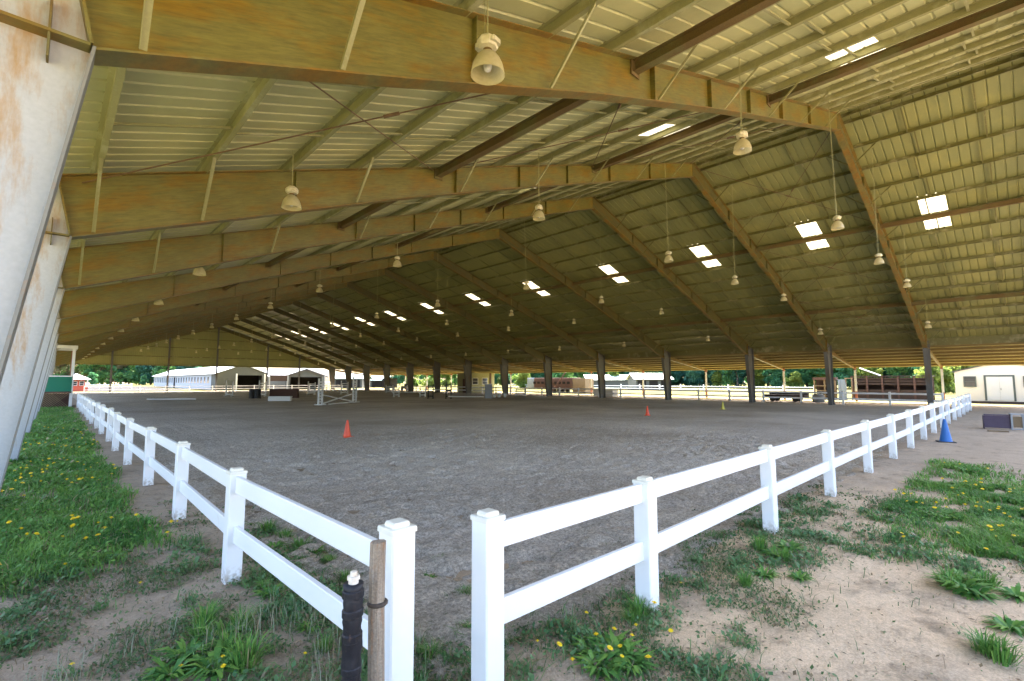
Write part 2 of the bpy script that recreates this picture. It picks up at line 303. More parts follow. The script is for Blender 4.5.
# ------------------------------------------------------------------ ground, arena sand, fields
def ground_mat(name, cols, arena=False):
    m = bpy.data.materials.new(name); m.use_nodes = True; t = m.node_tree; N = t.nodes; L = t.links
    p = N['Principled BSDF']; p.inputs['Roughness'].default_value = 0.95; p.inputs['Specular IOR Level'].default_value = 0.03
    g = N.new('ShaderNodeNewGeometry')
    def nz(sc, det=8, rg=0.6):
        n = N.new('ShaderNodeTexNoise'); n.inputs['Scale'].default_value = sc; n.inputs['Detail'].default_value = det; n.inputs['Roughness'].default_value = rg
        L.new(g.outputs['Position'], n.inputs['Vector']); return n.outputs['Fac']
    def mr(s, a, b, c=0.0, d=1.0):
        r = N.new('ShaderNodeMapRange'); r.inputs['From Min'].default_value = a; r.inputs['From Max'].default_value = b
        r.inputs['To Min'].default_value = c; r.inputs['To Max'].default_value = d; L.new(s, r.inputs['Value']); return r.outputs[0]
    def mix(f, a, b, mode='MIX'):
        x = N.new('ShaderNodeMix'); x.data_type = 'RGBA'; x.blend_type = mode
        if isinstance(f, float): x.inputs['Factor'].default_value = f
        else: L.new(f, x.inputs['Factor'])
        for k, c in ((6, a), (7, b)):
            if isinstance(c, tuple): x.inputs[k].default_value = (*c, 1)
            else: L.new(c, x.inputs[k])
        return x.outputs[2]
    def math_(op, a, b):
        n = N.new('ShaderNodeMath'); n.operation = op
        for i, q in enumerate((a, b)):
            if isinstance(q, (int, float)): n.inputs[i].default_value = q
            else: L.new(q, n.inputs[i])
        return n.outputs[0]
    sp = N.new('ShaderNodeSeparateXYZ'); L.new(g.outputs['Position'], sp.inputs[0])
    c = mix(mr(nz(0.9), 0.35, 0.65), cols[0], cols[1])
    if not arena:
        # bare warm sand on the right of the gate, duller soil with litter on the left
        fx = mr(math_('SUBTRACT', sp.outputs['X'], math_('MULTIPLY', sp.outputs['Y'], 0.55)), 0.9, 2.6)
        fx = math_('MULTIPLY', fx, mr(sp.outputs['X'], 13.0, 7.0))
        fx = math_('MULTIPLY', fx, mr(nz(0.7), 0.30, 0.52))
        c = mix(fx, c, cols[2])
        c = mix(mr(nz(2.6, 10, 0.7), 0.52, 0.66, 0.0, 0.7), c, cols[3])
    else:
        c = mix(mr(nz(0.16, 4, .6), 0.36, 0.66, 0.0, 0.75), c, (0.34, 0.285, 0.225))
        # damp, smoother sand towards the middle; blends into soil at the rails
        e = math_('MINIMUM', math_('SUBTRACT', sp.outputs['X'], 1.35), math_('SUBTRACT', sp.outputs['Y'], 2.15))
        e = math_('ADD', e, mr(nz(1.6), 0.3, 0.7, -0.7, 0.7))
        c = mix(mr(e, 0.1, 0.9), cols[2], c)
        c = mix(mr(nz(5.0, 8, 0.7), 0.55, 0.7, 0.0, 0.5), c, cols[3])
    if arena: c = mix(mr(nz(1.1, 6, .7), 0.52, 0.72, 0.0, 0.35), c, (0.40, 0.35, 0.29))
    c = mix(0.7 if arena else 0.4, c, mr(nz(75.0, 3), 0.32, 0.64, 0.60, 1.40), 'MULTIPLY')
    if arena: c = mix(0.6, c, mr(nz(26.0, 3, .6), 0.34, 0.62, 0.50, 1.35), 'MULTIPLY')
    c = mix(0.5 if arena else 0.4, c, mr(nz(19.0, 5, .7), 0.32, 0.66, 0.66, 1.30), 'MULTIPLY')
    L.new(c, p.inputs['Base Color'])
    b1 = N.new('ShaderNodeBump'); b1.inputs['Strength'].default_value = 0.9; b1.inputs['Distance'].default_value = 0.06 if arena else 0.025
    L.new(nz(15.0 if arena else 9.0, 10, 0.72), b1.inputs['Height'])
    b2 = N.new('ShaderNodeBump'); b2.inputs['Strength'].default_value = 0.7; b2.inputs['Distance'].default_value = 0.008
    L.new(nz(60.0, 4), b2.inputs['Height']); L.new(b1.outputs[0], b2.inputs['Normal']); L.new(b2.outputs[0], p.inputs['Normal'])
    return m
M_soil = ground_mat('soil', [(0.37, 0.295, 0.215), (0.31, 0.25, 0.185), (0.60, 0.45, 0.30), (0.19, 0.15, 0.105)])
M_sand = ground_mat('arena_sand', [(0.62, 0.56, 0.475), (0.55, 0.49, 0.42), (0.44, 0.37, 0.29), (0.33, 0.29, 0.25)], arena=True)
M_past = mat('dry_pasture', (0.17, 0.145, 0.07), 0.95, 0.0, (0.11, 0.125, 0.035), 0.05, 0.5, 0.5, 6, spots=(0.24, 0.20, 0.12), sscale=0.12, slo=0.5, shi=0.65, micro=0.3, spec=0.0)
M_yard = mat('pale_dry_yard', (0.36, 0.31, 0.18), 0.95, 0.0, (0.27, 0.26, 0.10), 0.4, 0.5, 0.5, 6, micro=0.3, spec=0.0)
M_padd = mat('grey_paddock', (0.060, 0.060, 0.062), 0.95, 0.0, (0.045, 0.045, 0.046), 0.2, 0.5, spec=0.0)

def axis_lines(lo, hi, dlo, dhi, fine, coarse_n):
    a = np.arange(dlo, dhi+1e-6, fine)
    def out(start, end, n):
        k = np.linspace(0, 1, n+1)[1:]; return start+(end-start)*k**2.5
    return np.concatenate([out(dlo, lo, coarse_n)[::-1], a, out(a[-1], hi, coarse_n)])
def grid_obj(name, xs, ys, hf, m, label=None, kind='structure'):
    X, Y = np.meshgrid(xs, ys, indexing='ij'); Z = hf(X, Y)
    nx, ny = X.shape; v = np.stack([X, Y, Z], -1).reshape(-1, 3)
    i = np.arange(nx-1)[:, None]*ny+np.arange(ny-1)[None]; q = np.stack([i, i+ny, i+ny+1, i+1], -1).reshape(-1)
    o = link_mesh(name, np_mesh(name, v, 4, q, m, smooth=True))
    return tag(o, label, None, None, kind)
def smooth01(t): t = np.clip(t, 0, 1); return t*t*(3-2*t)
def ground_h(x, y):
    near = smooth01((26-np.hypot(x, y))/18)
    inside = smooth01((np.minimum(x-1.6, y-2.4))/0.5)*(x < 46)*(y < 98)
    h = (fbm(x*1.3, y*1.3, 5)-0.5)*0.075+(fbm(x*6, y*6, 3)-0.5)*0.03
    return h*near*(1-inside)-0.05*inside
def sand_h(x, y):
    near = smooth01((34-np.hypot(x, y))/22)
    edge = smooth01(np.minimum(x-1.30, y-2.05)/0.55)
    rake = 0.010*np.sin((x*0.35+y*0.94)*2*math.pi/0.42+4*fbm(x*.5, y*.5, 2))*smooth01((fbm(x*0.4+9, y*0.4, 2)-.4)*5)
    trk = smooth01((fbm(x*0.33+12, y*0.33+4, 3)-0.47)*8)          # ridden-over tracks with hoof prints
    hoof = -0.42*np.clip(fbm(x*3.6+40, y*3.6, 2)-0.58, 0, 0.12)*trk+0.03*(fbm(x*5+80, y*5, 2)-.5)*trk
    h = (fbm(x*2.2, y*2.2, 4)-0.5)*0.045+(fbm(x*8, y*8, 2)-0.5)*0.075+rake*0.5+hoof
    return 0.008+h*near*edge-0.045*(1-edge)
grid_obj('ground', axis_lines(-700, 1200, -7, 14, 0.06, 34), axis_lines(-500, 1400, -4, 13, 0.06, 34), ground_h, M_soil, 'bare soil and sand yard around the arena')
grid_obj('arena_sand', axis_lines(1.15, 44.3, 1.15, 17, 0.045, 40), axis_lines(1.9, 98.0, 1.9, 17, 0.045, 50), sand_h, M_sand, 'raked grey sand riding surface under the roof')
def sheet(name, x0, x1, y0, y1, z, m, label):
    n = 12; xs = np.linspace(x0, x1, n); ys = np.linspace(y0, y1, n)
    return grid_obj(name, xs, ys, lambda X, Y: np.full(X.shape, z), m, label)
sheet('pasture', 56.5, 420, -160, 420, 0.02, M_past, 'sunlit dry pasture beyond the lean-to')
sheet('pasture', -120, 56.5, 101.5, 420, 0.02, M_past, 'pale field behind the far gable')
sheet('paddock', -20, 19.5, 106, 190, 0.032, M_padd, 'grey sand paddock past the far gable')
sheet('yard_strip', 49.2, 56.5, -14, 99, 0.02, M_yard, 'sunlit strip of dry grass under the lean-to edge')
sheet('side_yard', -60, -1.9, -30, 101.5, 0.02, M_yard, 'sunny grass yard left of the columns')

# ------------------------------------------------------------------ the riding arena shelter
XL, XR, RX, SL = -1.25, 42.97, 20.86, 0.332
Z0 = 4.95                               # rafter top at X = 0
FY = [-1.54, 4.14, 9.82]+[15.5+7.62*i for i in range(12)]
YF, YB = -1.95, 99.55                   # roof ends
def ztop(x): return Z0+SL*x if x <= RX else Z0+SL*(2*RX-x)
arena = thing('riding_arena', 'long open-sided metal riding arena with steel frames and a low gable roof', 'arena')
# rafters
bot_pts = [(0.06, 4.00), (2.5, 4.90), (5.7, 6.12), (10.5, 7.80), (RX, 11.23)]
def bot(x):
    for (a, b), (c, d) in zip(bot_pts, bot_pts[1:]):
        if x <= c: return b+(d-b)*(x-a)/(c-a)
    return bot_pts[-1][1]
def mir(x, s): return x if s < 0 else 2*RX-x
def make_rafter(s):
    """web at local y=0; s=-1 left slope, +1 right slope"""
    xs = [0.07, 1.2, 2.5, 4.0, 5.7, 8, 10.5, 13, 16, 18.5, RX-0.012]
    mb = MB()
    pts = [(mir(x, s), bot(x)) for x in xs]+[(mir(x, s), ztop(x)) for x in reversed(xs)]
    # web as quads so that it stays planar and clean
    for a, b in zip(xs, xs[1:]):
        mb.prism([(mir(a, s), bot(a)+0.0), (mir(b, s), bot(b)), (mir(b, s), ztop(b)-0.013), (mir(a if a > .1 else -0.112, s), ztop(a if a > .1 else -0.112)-0.013)], 'y', -0.008, 0.008)
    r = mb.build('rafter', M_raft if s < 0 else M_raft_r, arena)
    fl = MB()
    for a, b in zip(xs, xs[1:]):
        fl.prism([(mir(a, s), bot(a)-0.018), (mir(b, s), bot(b)-0.018), (mir(b, s), bot(b)), (mir(a, s), bot(a))], 'y', -0.11, 0.11)
        ta = a if a > .1 else -0.112
        fl.prism([(mir(ta, s), ztop(ta)-0.013), (mir(b, s), ztop(b)-0.013), (mir(b, s), ztop(b)), (mir(ta, s), ztop(ta))], 'y', -0.11, 0.11)
    fl.build('flange', M_flange, r)
    for x in (7.3, 14.2):                # bolted splice plates
        st = MB(); st.box(mir(x, s)-0.026, mir(x, s)+0.026, -0.10, 0.10, bot(x)+0.006, ztop(x)-0.021); st.build('splice_plate', M_raft if s < 0 else M_raft_r, r)
    for x in (3.3, 9.6, 11.8, 17.0):
        st = MB(); st.box(mir(x, s)-0.005, mir(x, s)+0.005, -0.09, -0.0082, bot(x)+0.006, ztop(x)-0.021); st.build('web_stiffener', M_raft if s < 0 else M_raft_r, r)
    return r
PX = [0.30+1.42*i for i in range(15)]     # purlin positions, left slope (mirrored on the right)
def add_braces(r, s, both):
    for i in (0, 1, 3, 5, 7, 9, 11, 13):
        for d in ((-1, 1) if both else (-1,)):
            x = mir(PX[i], s); b = MB()
            b.bar((x, d*0.085, bot(PX[i])+0.03), (x+random.uniform(-.02, .02), d*0.85, ztop(PX[i])+0.04), 0.045, 0.006, (1, 0, 0))
            b.bar((x+0.02, d*0.085, bot(PX[i])+0.03), (x+0.02, d*0.85, ztop(PX[i])+0.04), 0.006, 0.045, (1, 0, 0))
            b.build('flange_brace', M_purl_l if s < 0 else M_purl, r)
def make_column(s):
    mb = MB(); X = lambda x: mir(x, s)
    zt = ztop(XL)-0.0
    base_in = -0.50
    mb.prism([(X(XL+0.012), 0.02), (X(base_in), 0.02), (X(0.06), 4.0), (X(-0.135), ztop(-0.135)-0.014), (X(XL+0.012), zt-0.01)], 'y', -0.009, 0.009)
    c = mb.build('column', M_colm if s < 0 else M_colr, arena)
    fl = MB()
    fl.prism([(X(base_in+0.001), 0.02), (X(base_in+0.019), 0.02), (X(0.079), 4.0), (X(0.061), 4.0)], 'y', -0.125, 0.125)
    fl.prism([(X(XL-0.008), 0.02), (X(XL+0.011), 0.02), (X(XL+0.011), zt+0.0), (X(XL-0.008), zt+0.0)], 'y', -0.125, 0.125)
    fl.build('flange', M_colf if s < 0 else M_colr, c)
    st = MB()
    st.box(min(X(XL+.02), X(0.05)), max(X(XL+.02), X(0.05)), -0.115, 0.115, 4.0, 4.02)      # knee stiffener
    st.prism([(X(0.046), 4.022), (X(0.064), 4.022), (X(-0.118), ztop(-0.118)-0.016), (X(-0.136), ztop(-0.136)-0.016)], 'y', -0.115, 0.115)
    st.build('knee_stiffener', M_flange, c)
    cl = MB(); cl.box(min(X(-0.15), X(-0.138)), max(X(-0.15), X(-0.138)), -0.11, -0.0095, 3.84, 3.998); cl.box(min(X(-0.15), X(-0.138)), max(X(-0.15), X(-0.138)), -0.11, -0.0095, 4.022, 4.24)
    cl.build('clip_angle', M_rust, c)
    bp = MB(); bp.box(min(X(XL-.06), X(base_in+.08)), max(X(XL-.06), X(base_in+.08)), -0.17, 0.17, -0.06, 0.02); bp.build('base_plate', M_colf, c)
    return c
def place(o, y):
    o.location.y = y; return o
for s in (-1, 1):
    r0 = make_rafter(s); c0 = make_column(s)
    for k, y in enumerate(FY):
        last = len(FY)-1
        r = r0 if k == 0 else copy_tree(r0, arena); place(r, y)
        c = c0 if k == 0 else copy_tree(c0, arena); place(c, y)
        if s < 0 and k > 0: c.rotation_euler.z = R(random.uniform(-.05, .05))
    # braces only where they can be seen
    rafts = [o for o in arena.children if o.name.split('.')[0] == 'rafter'][-len(FY):]
    for k in ((1, 2, 3) if s < 0 else (1, 2, 3, 4)): add_braces(rafts[k], s, s > 0)
# roof sheets with real ribs; holes for the skylights
SKY_Y = [2.0, 7.05]+[0.5*(FY[i]+FY[i+1])+0.1 for i in range(2, len(FY)-1)]
SKX = [(11.82, 13.04), (13.12, 14.48)]
PITCH = 0.305
def sheet_z(x): return ztop(x)+0.165
def make_sheet(s):
    nrib = int((YB-YF)/PITCH)+1
    # skylight ranges snapped to ribs
    cells = []
    for y in SKY_Y:
        j = int(round((y-0.42-YF)/PITCH)); cells.append((j, j+3))
    prof = [(0.0, 0.0), (0.245, 0.0), (0.262, 0.03), (0.288, 0.03)]     # pan, then a rib standing up
    def strip(j0, j1, xa, xb, mb):
        ys = []
        for j in range(j0, j1):
            for a, b in prof: ys.append((YF+j*PITCH+a, b))
        ys.append((YF+j1*PITCH, 0.0))
        vs = []
        for x in (xa, xb):
            for y, h in ys: vs.append((mir(x, s), y, sheet_z(x)+h))
        n = len(ys); mb._add(vs, [(i, i+1, n+i+1, n+i) for i in range(n-1)])
    mb = MB(); eave = XL-0.25 if s < 0 else XL-0.05
    xs = [eave, SKX[0][0], SKX[0][1], SKX[1][0], SKX[1][1], RX]
    skp = []
    for i, (a, b) in enumerate(zip(xs, xs[1:])):
        if i in (1, 3):
            j = 0
            for c0, c1 in cells:
                strip(j, c0, a, b, mb); j = c1
                q = MB(); strip(c0, c1, a, b, q); skp.append(q)
            strip(j, nrib, a, b, mb)
        else: strip(0, nrib, a, b, mb)
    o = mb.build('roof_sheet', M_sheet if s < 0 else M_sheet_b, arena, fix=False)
    for q in skp: q.build('skylight', M_sky, o, fix=False)
make_sheet(-1); make_sheet(1)
rc = MB(); rc.prism([(RX-0.35, sheet_z(RX-0.35)+0.04), (RX, sheet_z(RX)+0.05), (RX+0.35, sheet_z(RX-0.35)+0.04), (RX+0.35, sheet_z(RX-0.35)+0.06), (RX, sheet_z(RX)+0.08), (RX-0.35, sheet_z(RX-0.35)+0.06)], 'y', YF, YB)
rc.build('ridge_cap', M_sheet, arena)
# purlins (Z sections)
def zsec(mb, x, z, y0, y1, s, d=0.15, f=0.065, t=0.008):
    sx = -1 if s < 0 else 1
    mb.prism([(x-t/2, z+t), (x+t/2, z+t), (x+t/2, z+d-t), (x-t/2, z+d-t)], 'y', y0, y1)
    a, b = (x-t/2, x+f*-sx); mb.box(min(a, b), max(a, b), y0, y1, z, z+t)
    a, b = (x+t/2, x-f*-sx); mb.box(min(a, b), max(a, b), y0, y1, z+d-t, z+d)
for s in (-1, 1):
    for i, px in enumerate(PX+[RX-0.30]):
        mb = MB(); x = mir(px, s)
        zsec(mb, x, ztop(px)+0.004, YF+0.05, YB-0.1, s)
        for y in FY[1:-1]:              # lapped lengths over each frame
            mb.box(x-0.010, x-0.0045, y-0.75, y+0.75, ztop(px)+0.014, ztop(px)+0.14)
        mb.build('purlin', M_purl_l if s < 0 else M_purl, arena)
    e = MB(); x = mir(XL-0.05, s); e.box(x-0.04, x+0.04, YF, YB, ztop(XL)-0.10, ztop(XL)+0.13); e.build('eave_beam', M_purl, arena)
    # bridging straps between the purlins, two lines per bay
    for k in range(len(FY)-1):
        n = 2 if FY[k+1]-FY[k] > 6 else 2
        for j in range(1, n+1):
            y = FY[k]+(FY[k+1]-FY[k])*j/(n+1); mb = MB()
            for i, (a, b) in enumerate(zip(PX, PX[1:])):
                yy = y+(0.10 if i % 2 else -0.10)
                mb.bar((mir(a+0.01, s), yy, ztop(a)+0.05), (mir(b-0.01, s), yy, ztop(b)+0.05), 0.045, 0.03)
            mb.build('bridging_strap', M_purl_l if s < 0 else M_purl, arena)
# longitudinal strut beams, one per bay
for k in range(len(FY)-1):
    for x in (6.75, 13.28, 2*RX-13.3, 36.9):
        mb = MB(); z = ztop(x)-0.04; y0, y1 = FY[k]+0.03, FY[k+1]-0.03
        mb.box(x-0.075, x+0.075, y0, y1, z-0.20, z-0.19); mb.box(x-0.075, x+0.075, y0, y1, z-0.012, z-0.002); mb.box(x-0.005, x+0.005, y0, y1, z-0.19, z-0.012)
        for y in (y0, y1): mb.box(x-0.12, x+0.12, y-0.012, y+0.012, z-0.26, z+0.0)
        mb.build('strut_beam', M_rust, arena)
# X brace rods in some bays
def rod(p, q, tb):
    mb = MB(); mb.tube(p, q, 0.012, n=6)
    if tb:
        a = Vector(p).lerp(Vector(q), tb); d = (Vector(q)-Vector(p)).normalized(); mb.tube(a-d*0.13, a+d*0.13, 0.030, n=6)
    mb.build('brace_rod', M_rod, arena)
for s in (-1, 1):
    for k in (1, 6, 11):
        for a, b in ((0.15, 6.6), (6.9, 13.2), (13.4, 20.6)):
            za, zb = ztop(a)-0.06, ztop(b)-0.06
            if a < 1: za = ztop(a)-0.12
            rod((mir(a, s), FY[k]+0.02, za), (mir(b, s), FY[k+1]-0.02, zb), 0.24 if s < 0 else 0.5)
            rod((mir(a, s), FY[k+1]-0.02, za), (mir(b, s), FY[k]+0.02, zb), 0.55)
# far gable wall: vertical ribbed sheet above 4.35 m, girts, posts
GY = FY[-1]+0.16; GB = 4.35
gw = MB(); n = int((XR+1.2-XL)/0.25); vsx = []
for i in range(n+1):
    x0 = XL-0.05+i*0.25
    for a, b in ((0, 0), (0.19, 0), (0.205, 0.03), (0.235, 0.03)): vsx.append((x0+a, b))
vsx = [q for q in vsx if q[0] < XR+0.05]
vv = [(x, GY+h, GB) for x, h in vsx]+[(x, GY+h, max(GB+.02, ztop(x)+0.155)) for x, h in vsx]
gw._add(vv, [(i, i+1, len(vsx)+i+1, len(vsx)+i) for i in range(len(vsx)-1)])
gwo = gw.build('gable_wall', M_sheet_b, arena, fix=False)
for z in (4.40, 5.9, 7.5, 9.1, 10.6):
    xa = (z-Z0-0.05)/SL if z > Z0 else XL
    g = MB(); g.box(max(XL, xa), min(XR, 2*RX-xa), GY-0.1, GY-0.005, z-0.06, z+0.06); g.build('girt', M_purl, gwo)
for x in (6.59, 14.03, 21.19, 29.63, 35.6):
    p = MB(); t = ztop(x)-0.3
    p.box(x-0.006, x+0.006, GY-0.36, GY-0.12, 0, t); p.box(x-0.12, x+0.12, GY-0.372, GY-0.36, 0, t); p.box(x-0.12, x+0.12, GY-0.12, GY-0.108, 0, t)
    p.build('gable_post', M_colr, arena)
# lean-to on the right: posts, rafters, purlins, sheet, fascia
LX0, LX1 = 43.05, 51.2
def lz(x): return 4.18-(x-LX0)*0.142        # underside of lean-to rafters' top line
lp = MB(); lp.box(-0.075, 0.075, -0.006, 0.006, 0.9, 3.02); lp.box(-0.086, -0.075, -0.07, 0.07, 0.9, 3.02); lp.box(0.075, 0.086, -0.07, 0.07, 0.9, 3.02)
lp0 = lp.build('lean_to_post', M_white, arena); lb = MB(); lb.box(-0.09, 0.09, -0.075, 0.075, 0, 0.9); lb.build('post_foot', M_brickred, lp0)
lt = MB(); lt.box(-0.09, 0.09, -0.075, 0.075, 2.76, 3.03); lt.build('post_head', M_brickred, lp0)
lr = MB()
lr.prism([(LX0+0.02, lz(LX0)-0.34), (LX1-0.1, lz(LX1)-0.2), (LX1-0.1, lz(LX1)), (LX0+0.02, lz(LX0))], 'y', -0.006, 0.006)
lr.prism([(LX0+0.02, lz(LX0)-0.352), (LX1-0.1, lz(LX1)-0.212), (LX1-0.1, lz(LX1)-0.2), (LX0+0.02, lz(LX0)-0.34)], 'y', -0.08, 0.08)
lr0 = lr.build('lean_to_rafter', M_flange, arena)
LFY = FY
for k, y in enumerate(LFY):
    p = lp0 if k == 0 else copy_tree(lp0, arena); p.location = (50.75, y, 0)
    r = lr0 if k == 0 else copy_tree(lr0, arena); r.location = (0, y, 0)
for i in range(7):
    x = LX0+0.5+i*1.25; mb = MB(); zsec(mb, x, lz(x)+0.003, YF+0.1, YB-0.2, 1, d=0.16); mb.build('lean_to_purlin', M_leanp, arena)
ls = MB(); nrib = int((YB-YF)/PITCH)+1; ys = []
for j in range(nrib):
    for a, b in ((0.0, 0.0), (0.245, 0.0), (0.262, 0.03), (0.288, 0.03)): ys.append((YF+j*PITCH+a, b))
vv = [(x, y, lz(x)+0.168+h) for x in (LX0-0.03, LX1+0.1) for y, h in ys]
ls._add(vv, [(i, i+1, len(ys)+i+1, len(ys)+i) for i in range(len(ys)-1)])
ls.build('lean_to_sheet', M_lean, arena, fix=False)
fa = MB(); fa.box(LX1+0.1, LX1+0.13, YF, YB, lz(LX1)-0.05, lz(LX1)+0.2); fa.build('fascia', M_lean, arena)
fw = MB(); fw.box(43.00, 43.018, YF, YB, 4.20, sheet_z(XR)+0.01); fw.build('step_flashing', M_purl, arena)

# ------------------------------------------------------------------ pendant lamps
lamp0 = thing('pendant_lamp', '', 'lamp')
def wob(t, z): return 0.012*math.sin(t*24)
h = MB(); h.lathe([(0.04, 0.262), (0.095, 0.272), (0.108, 0.295), (0.108, 0.345), (0.09, 0.372), (0.06, 0.395), (0.025, 0.405)], 8)
for a_ in range(2):
    c_, s_ = (0.135, 0.045) if a_ == 0 else (0.045, 0.135)
    if a_ == 0: h.bbox(-0.128, 0.128, -0.062, 0.062, 0.292, 0.356, 0.02)
h.build('ballast_housing', M_hous, lamp0)
h = MB(); h.lathe([(0.045, 0.222), (0.045, 0.27)], 12); h.build('socket_collar', M_rust, lamp0)
h = MB(); h.lathe([(0.166, 0.0), (0.164, 0.04), (0.150, 0.10), (0.126, 0.155), (0.09, 0.205), (0.05, 0.235)], 48, wob=wob, cap0=False, cap1=False)
h.lathe([(0.170, -0.004), (0.170, 0.008)], 32, cap0=False, cap1=False)
h.build('reflector', M_refl, lamp0, smooth=True, fix=False)
h = MB(); h.lathe([(0.01, 0.03), (0.032, 0.045), (0.045, 0.085), (0.038, 0.13), (0.022, 0.16), (0.022, 0.221)], 14); h.build('bulb', M_bulb, lamp0, smooth=True)
rodm = MB(); rodm.tube((0, 0, 0.400), (0, 0, 1.400), 0.007, n=6); rodm.tube((0.035, 0, 0.385), (0.035, 0, 1.400), 0.003, n=4); lrod = rodm.build('hanging_rod', M_purl_l, lamp0)
ROWS = [(2.95, 5.0, 'row nearest the left columns'), (9.5, 6.35, 'second row from the left columns'), (16.7, 6.4, 'row just left of the ridge'),
        (22.9, 6.4, 'row just right of the ridge'), (29.75, 6.4, 'second row from the right columns'), (36.8, 4.95, 'row nearest the right columns')]
ORD = 'first second third fourth fifth sixth seventh eighth ninth tenth eleventh twelfth thirteenth'.split()
LY = [3.45, 8.9]+[16.5+7.62*i for i in range(11)]
for ri, (x, z, desc) in enumerate(ROWS):
    for j, y in enumerate(LY):
        o = lamp0 if (ri == 0 and j == 0) else copy_tree(lamp0)
        zz = z-0.05 if not (ri == 0 and j == 0) else z-0.145
        o.location = (x, y, zz); o.rotation_euler = (R(random.uniform(-1.2, 1.2)), R(random.uniform(-1.2, 1.2)), random.uniform(0, 3))
        rodo = [c for c in o.children if c.name.startswith('hanging_rod')][0]
        L = ztop(x)+0.1-(zz+0.400)
        rodo.scale = (1, 1, L); rodo.location.z = 0.400-0.400*L
        which = 'very front' if j == 0 else ('very back' if j == len(LY)-1 else ORD[j]+' from the front')
        tag(o, 'bell-shaped pendant lamp, %s, in the %s' % (which, desc), 'lamp', 'pendant lamps hung from the arena roof')

# ------------------------------------------------------------------ white vinyl rail fences
def post_mesh(h, wd=0.14):
    a = wd/2; p = MB(); p.bbox(-a, a, -a, a, -0.08, h-0.035, 0.008)
    c = MB(); b = a+0.006; c.bbox(-b, b, -b, b, h-0.04, h-0.012, 0.006); c.bbox(-a*0.72, a*0.72, -a*0.72, a*0.72, h-0.013, h+0.012, 0.010)
    return p, c
def make_fence(label, pts, hts, group, cat='fence', wd=0.14, rails=(0.875, 0.425), rh=0.15, rt=0.04):
    f = thing('rail_fence', label, cat, (pts[0][0], pts[0][1], 0), 0, group)
    ox, oy = pts[0]; cache = {}
    for (x, y), hh in zip(pts, hts):
        key = round(hh, 2)
        if key not in cache:
            p, c = post_mesh(hh, wd); po = p.build('post', M_vinyl, f); c.build('cap', M_cap, po); cache[key] = po; o = po
        else: o = copy_tree(cache[key], f)
        o.location = (x-ox, y-oy, 0); o.rotation_euler = (R(random.uniform(-.5, .5)), R(random.uniform(-.5, .5)), R(random.uniform(-1.5, 1.5)))
    for (x0, y0), (x1, y1) in zip(pts, pts[1:]):
        d = Vector((x1-x0, y1-y0, 0)); d.normalize(); e = wd/2-0.01
        for z in rails:
            m = MB(); za, zb = z+random.uniform(-.008, .008), z+random.uniform(-.008, .008)
            m.bar((x0-ox+d.x*e, y0-oy+d.y*e, za), (x1-ox-d.x*e, y1-oy-d.y*e, zb), rt, rh); o = m.build('rail', M_vinyl, f)
            bv = o.modifiers.new('bevel', 'BEVEL'); bv.width = 0.006; bv.segments = 2
    return f
ys = [2.30, 5.12, 7.86, 10.72, 13.6, 16.4]+[16.4+2.75*i for i in range(1, 11)]
pl = [(1.36, ys[0])]+[(1.30+random.uniform(-.03, .03), y) for y in ys[1:]]
make_fence('white vinyl two-rail fence along the grass strip beside the left columns', pl, [1.085]+[1.0]*(len(pl)-1), 'white vinyl rail fences')
xs = [1.885, 3.57, 6.42, 9.08, 11.9, 14.5, 17.1, 19.8, 22.5, 25.2, 27.9, 30.6, 33.3, 36.0, 38.7, 41.0]
pr = [(x, 2.16+random.uniform(-.02, .03)) for x in xs]
make_fence('white vinyl two-rail fence running right from the gate gap towards the cream shed', pr, [1.06]+[1.03]*(len(pr)-1), 'white vinyl rail fences', rails=(0.925, 0.475))
pf = [(44.6, 3.7+2.9*i) for i in range(25)]
make_fence('white two-rail fence along the right columns at the far side of the sand', pf, [1.0]*len(pf), 'white vinyl rail fences', rh=0.13)
pe = [(3.5+3.4*i, 98.6) for i in range(13)]
make_fence('white two-rail fence across the far end under the gable wall', pe, [1.0]*len(pe), 'white vinyl rail fences', rh=0.10)
pe = [(2+6*i, 150) for i in range(3)]
make_fence('distant white rail fence across the grey paddock', pe, [1.2]*len(pe), 'white vinyl rail fences', rh=0.12)
pe = [(78, 20+4*i) for i in range(17)]
make_fence('distant white rail fence in the sunlit pasture before the tree line', pe, [1.2]*len(pe), 'white vinyl rail fences', rh=0.12)

# ------------------------------------------------------------------ foreground: wooden stake, taped water pipe with tap
st = thing('wooden_stake', 'weathered grey brown wooden stake tied beside the left gate post', 'stake', (1.140, 2.095, 0))
m = MB(); zs = np.linspace(-0.1, 1.085, 12); r_ = 0.036
vs_ = []; fs_ = []
for i, z in enumerate(zs):
    for k in range(8):
        t = 2*math.pi*k/8+math.pi/8; rr = r_*(1+0.06*math.sin(3*z+k*2.1)); vs_.append((rr*math.cos(t)*1.05+0.004*math.sin(z*5), rr*math.sin(t)*.9, z))
for i in range(11):
    for k in range(8): fs_.append((i*8+k, i*8+(k+1) % 8, i*8+8+(k+1) % 8, i*8+8+k))
fs_.append(tuple(range(88, 96))); m._add(vs_, fs_); m.build('pole', M_stake, st)
m = MB()
m.lathe([(0.042, 0.803), (0.047, 0.808), (0.047, 0.815), (0.042, 0.82)], 16); m.build('tie_wire', M_dark, st)
pp = thing('water_pipe', 'black tape-wrapped standpipe with white plastic tip and side tap', 'pipe', (1.010, 2.075, 0))
m = MB(); prof = []
for i in range(41):
    z = -0.1+i*0.026; prof.append((0.040+0.0022*math.sin(i*1.9)+random.uniform(-.002, .002), z))
def pw(t, z): return 0.035*math.sin(t*2+z*23)+0.03*math.sin(t*3-z*41)
m.lathe(prof, 20, wob=pw); m.build('taped_body', M_tape, pp, smooth=True)
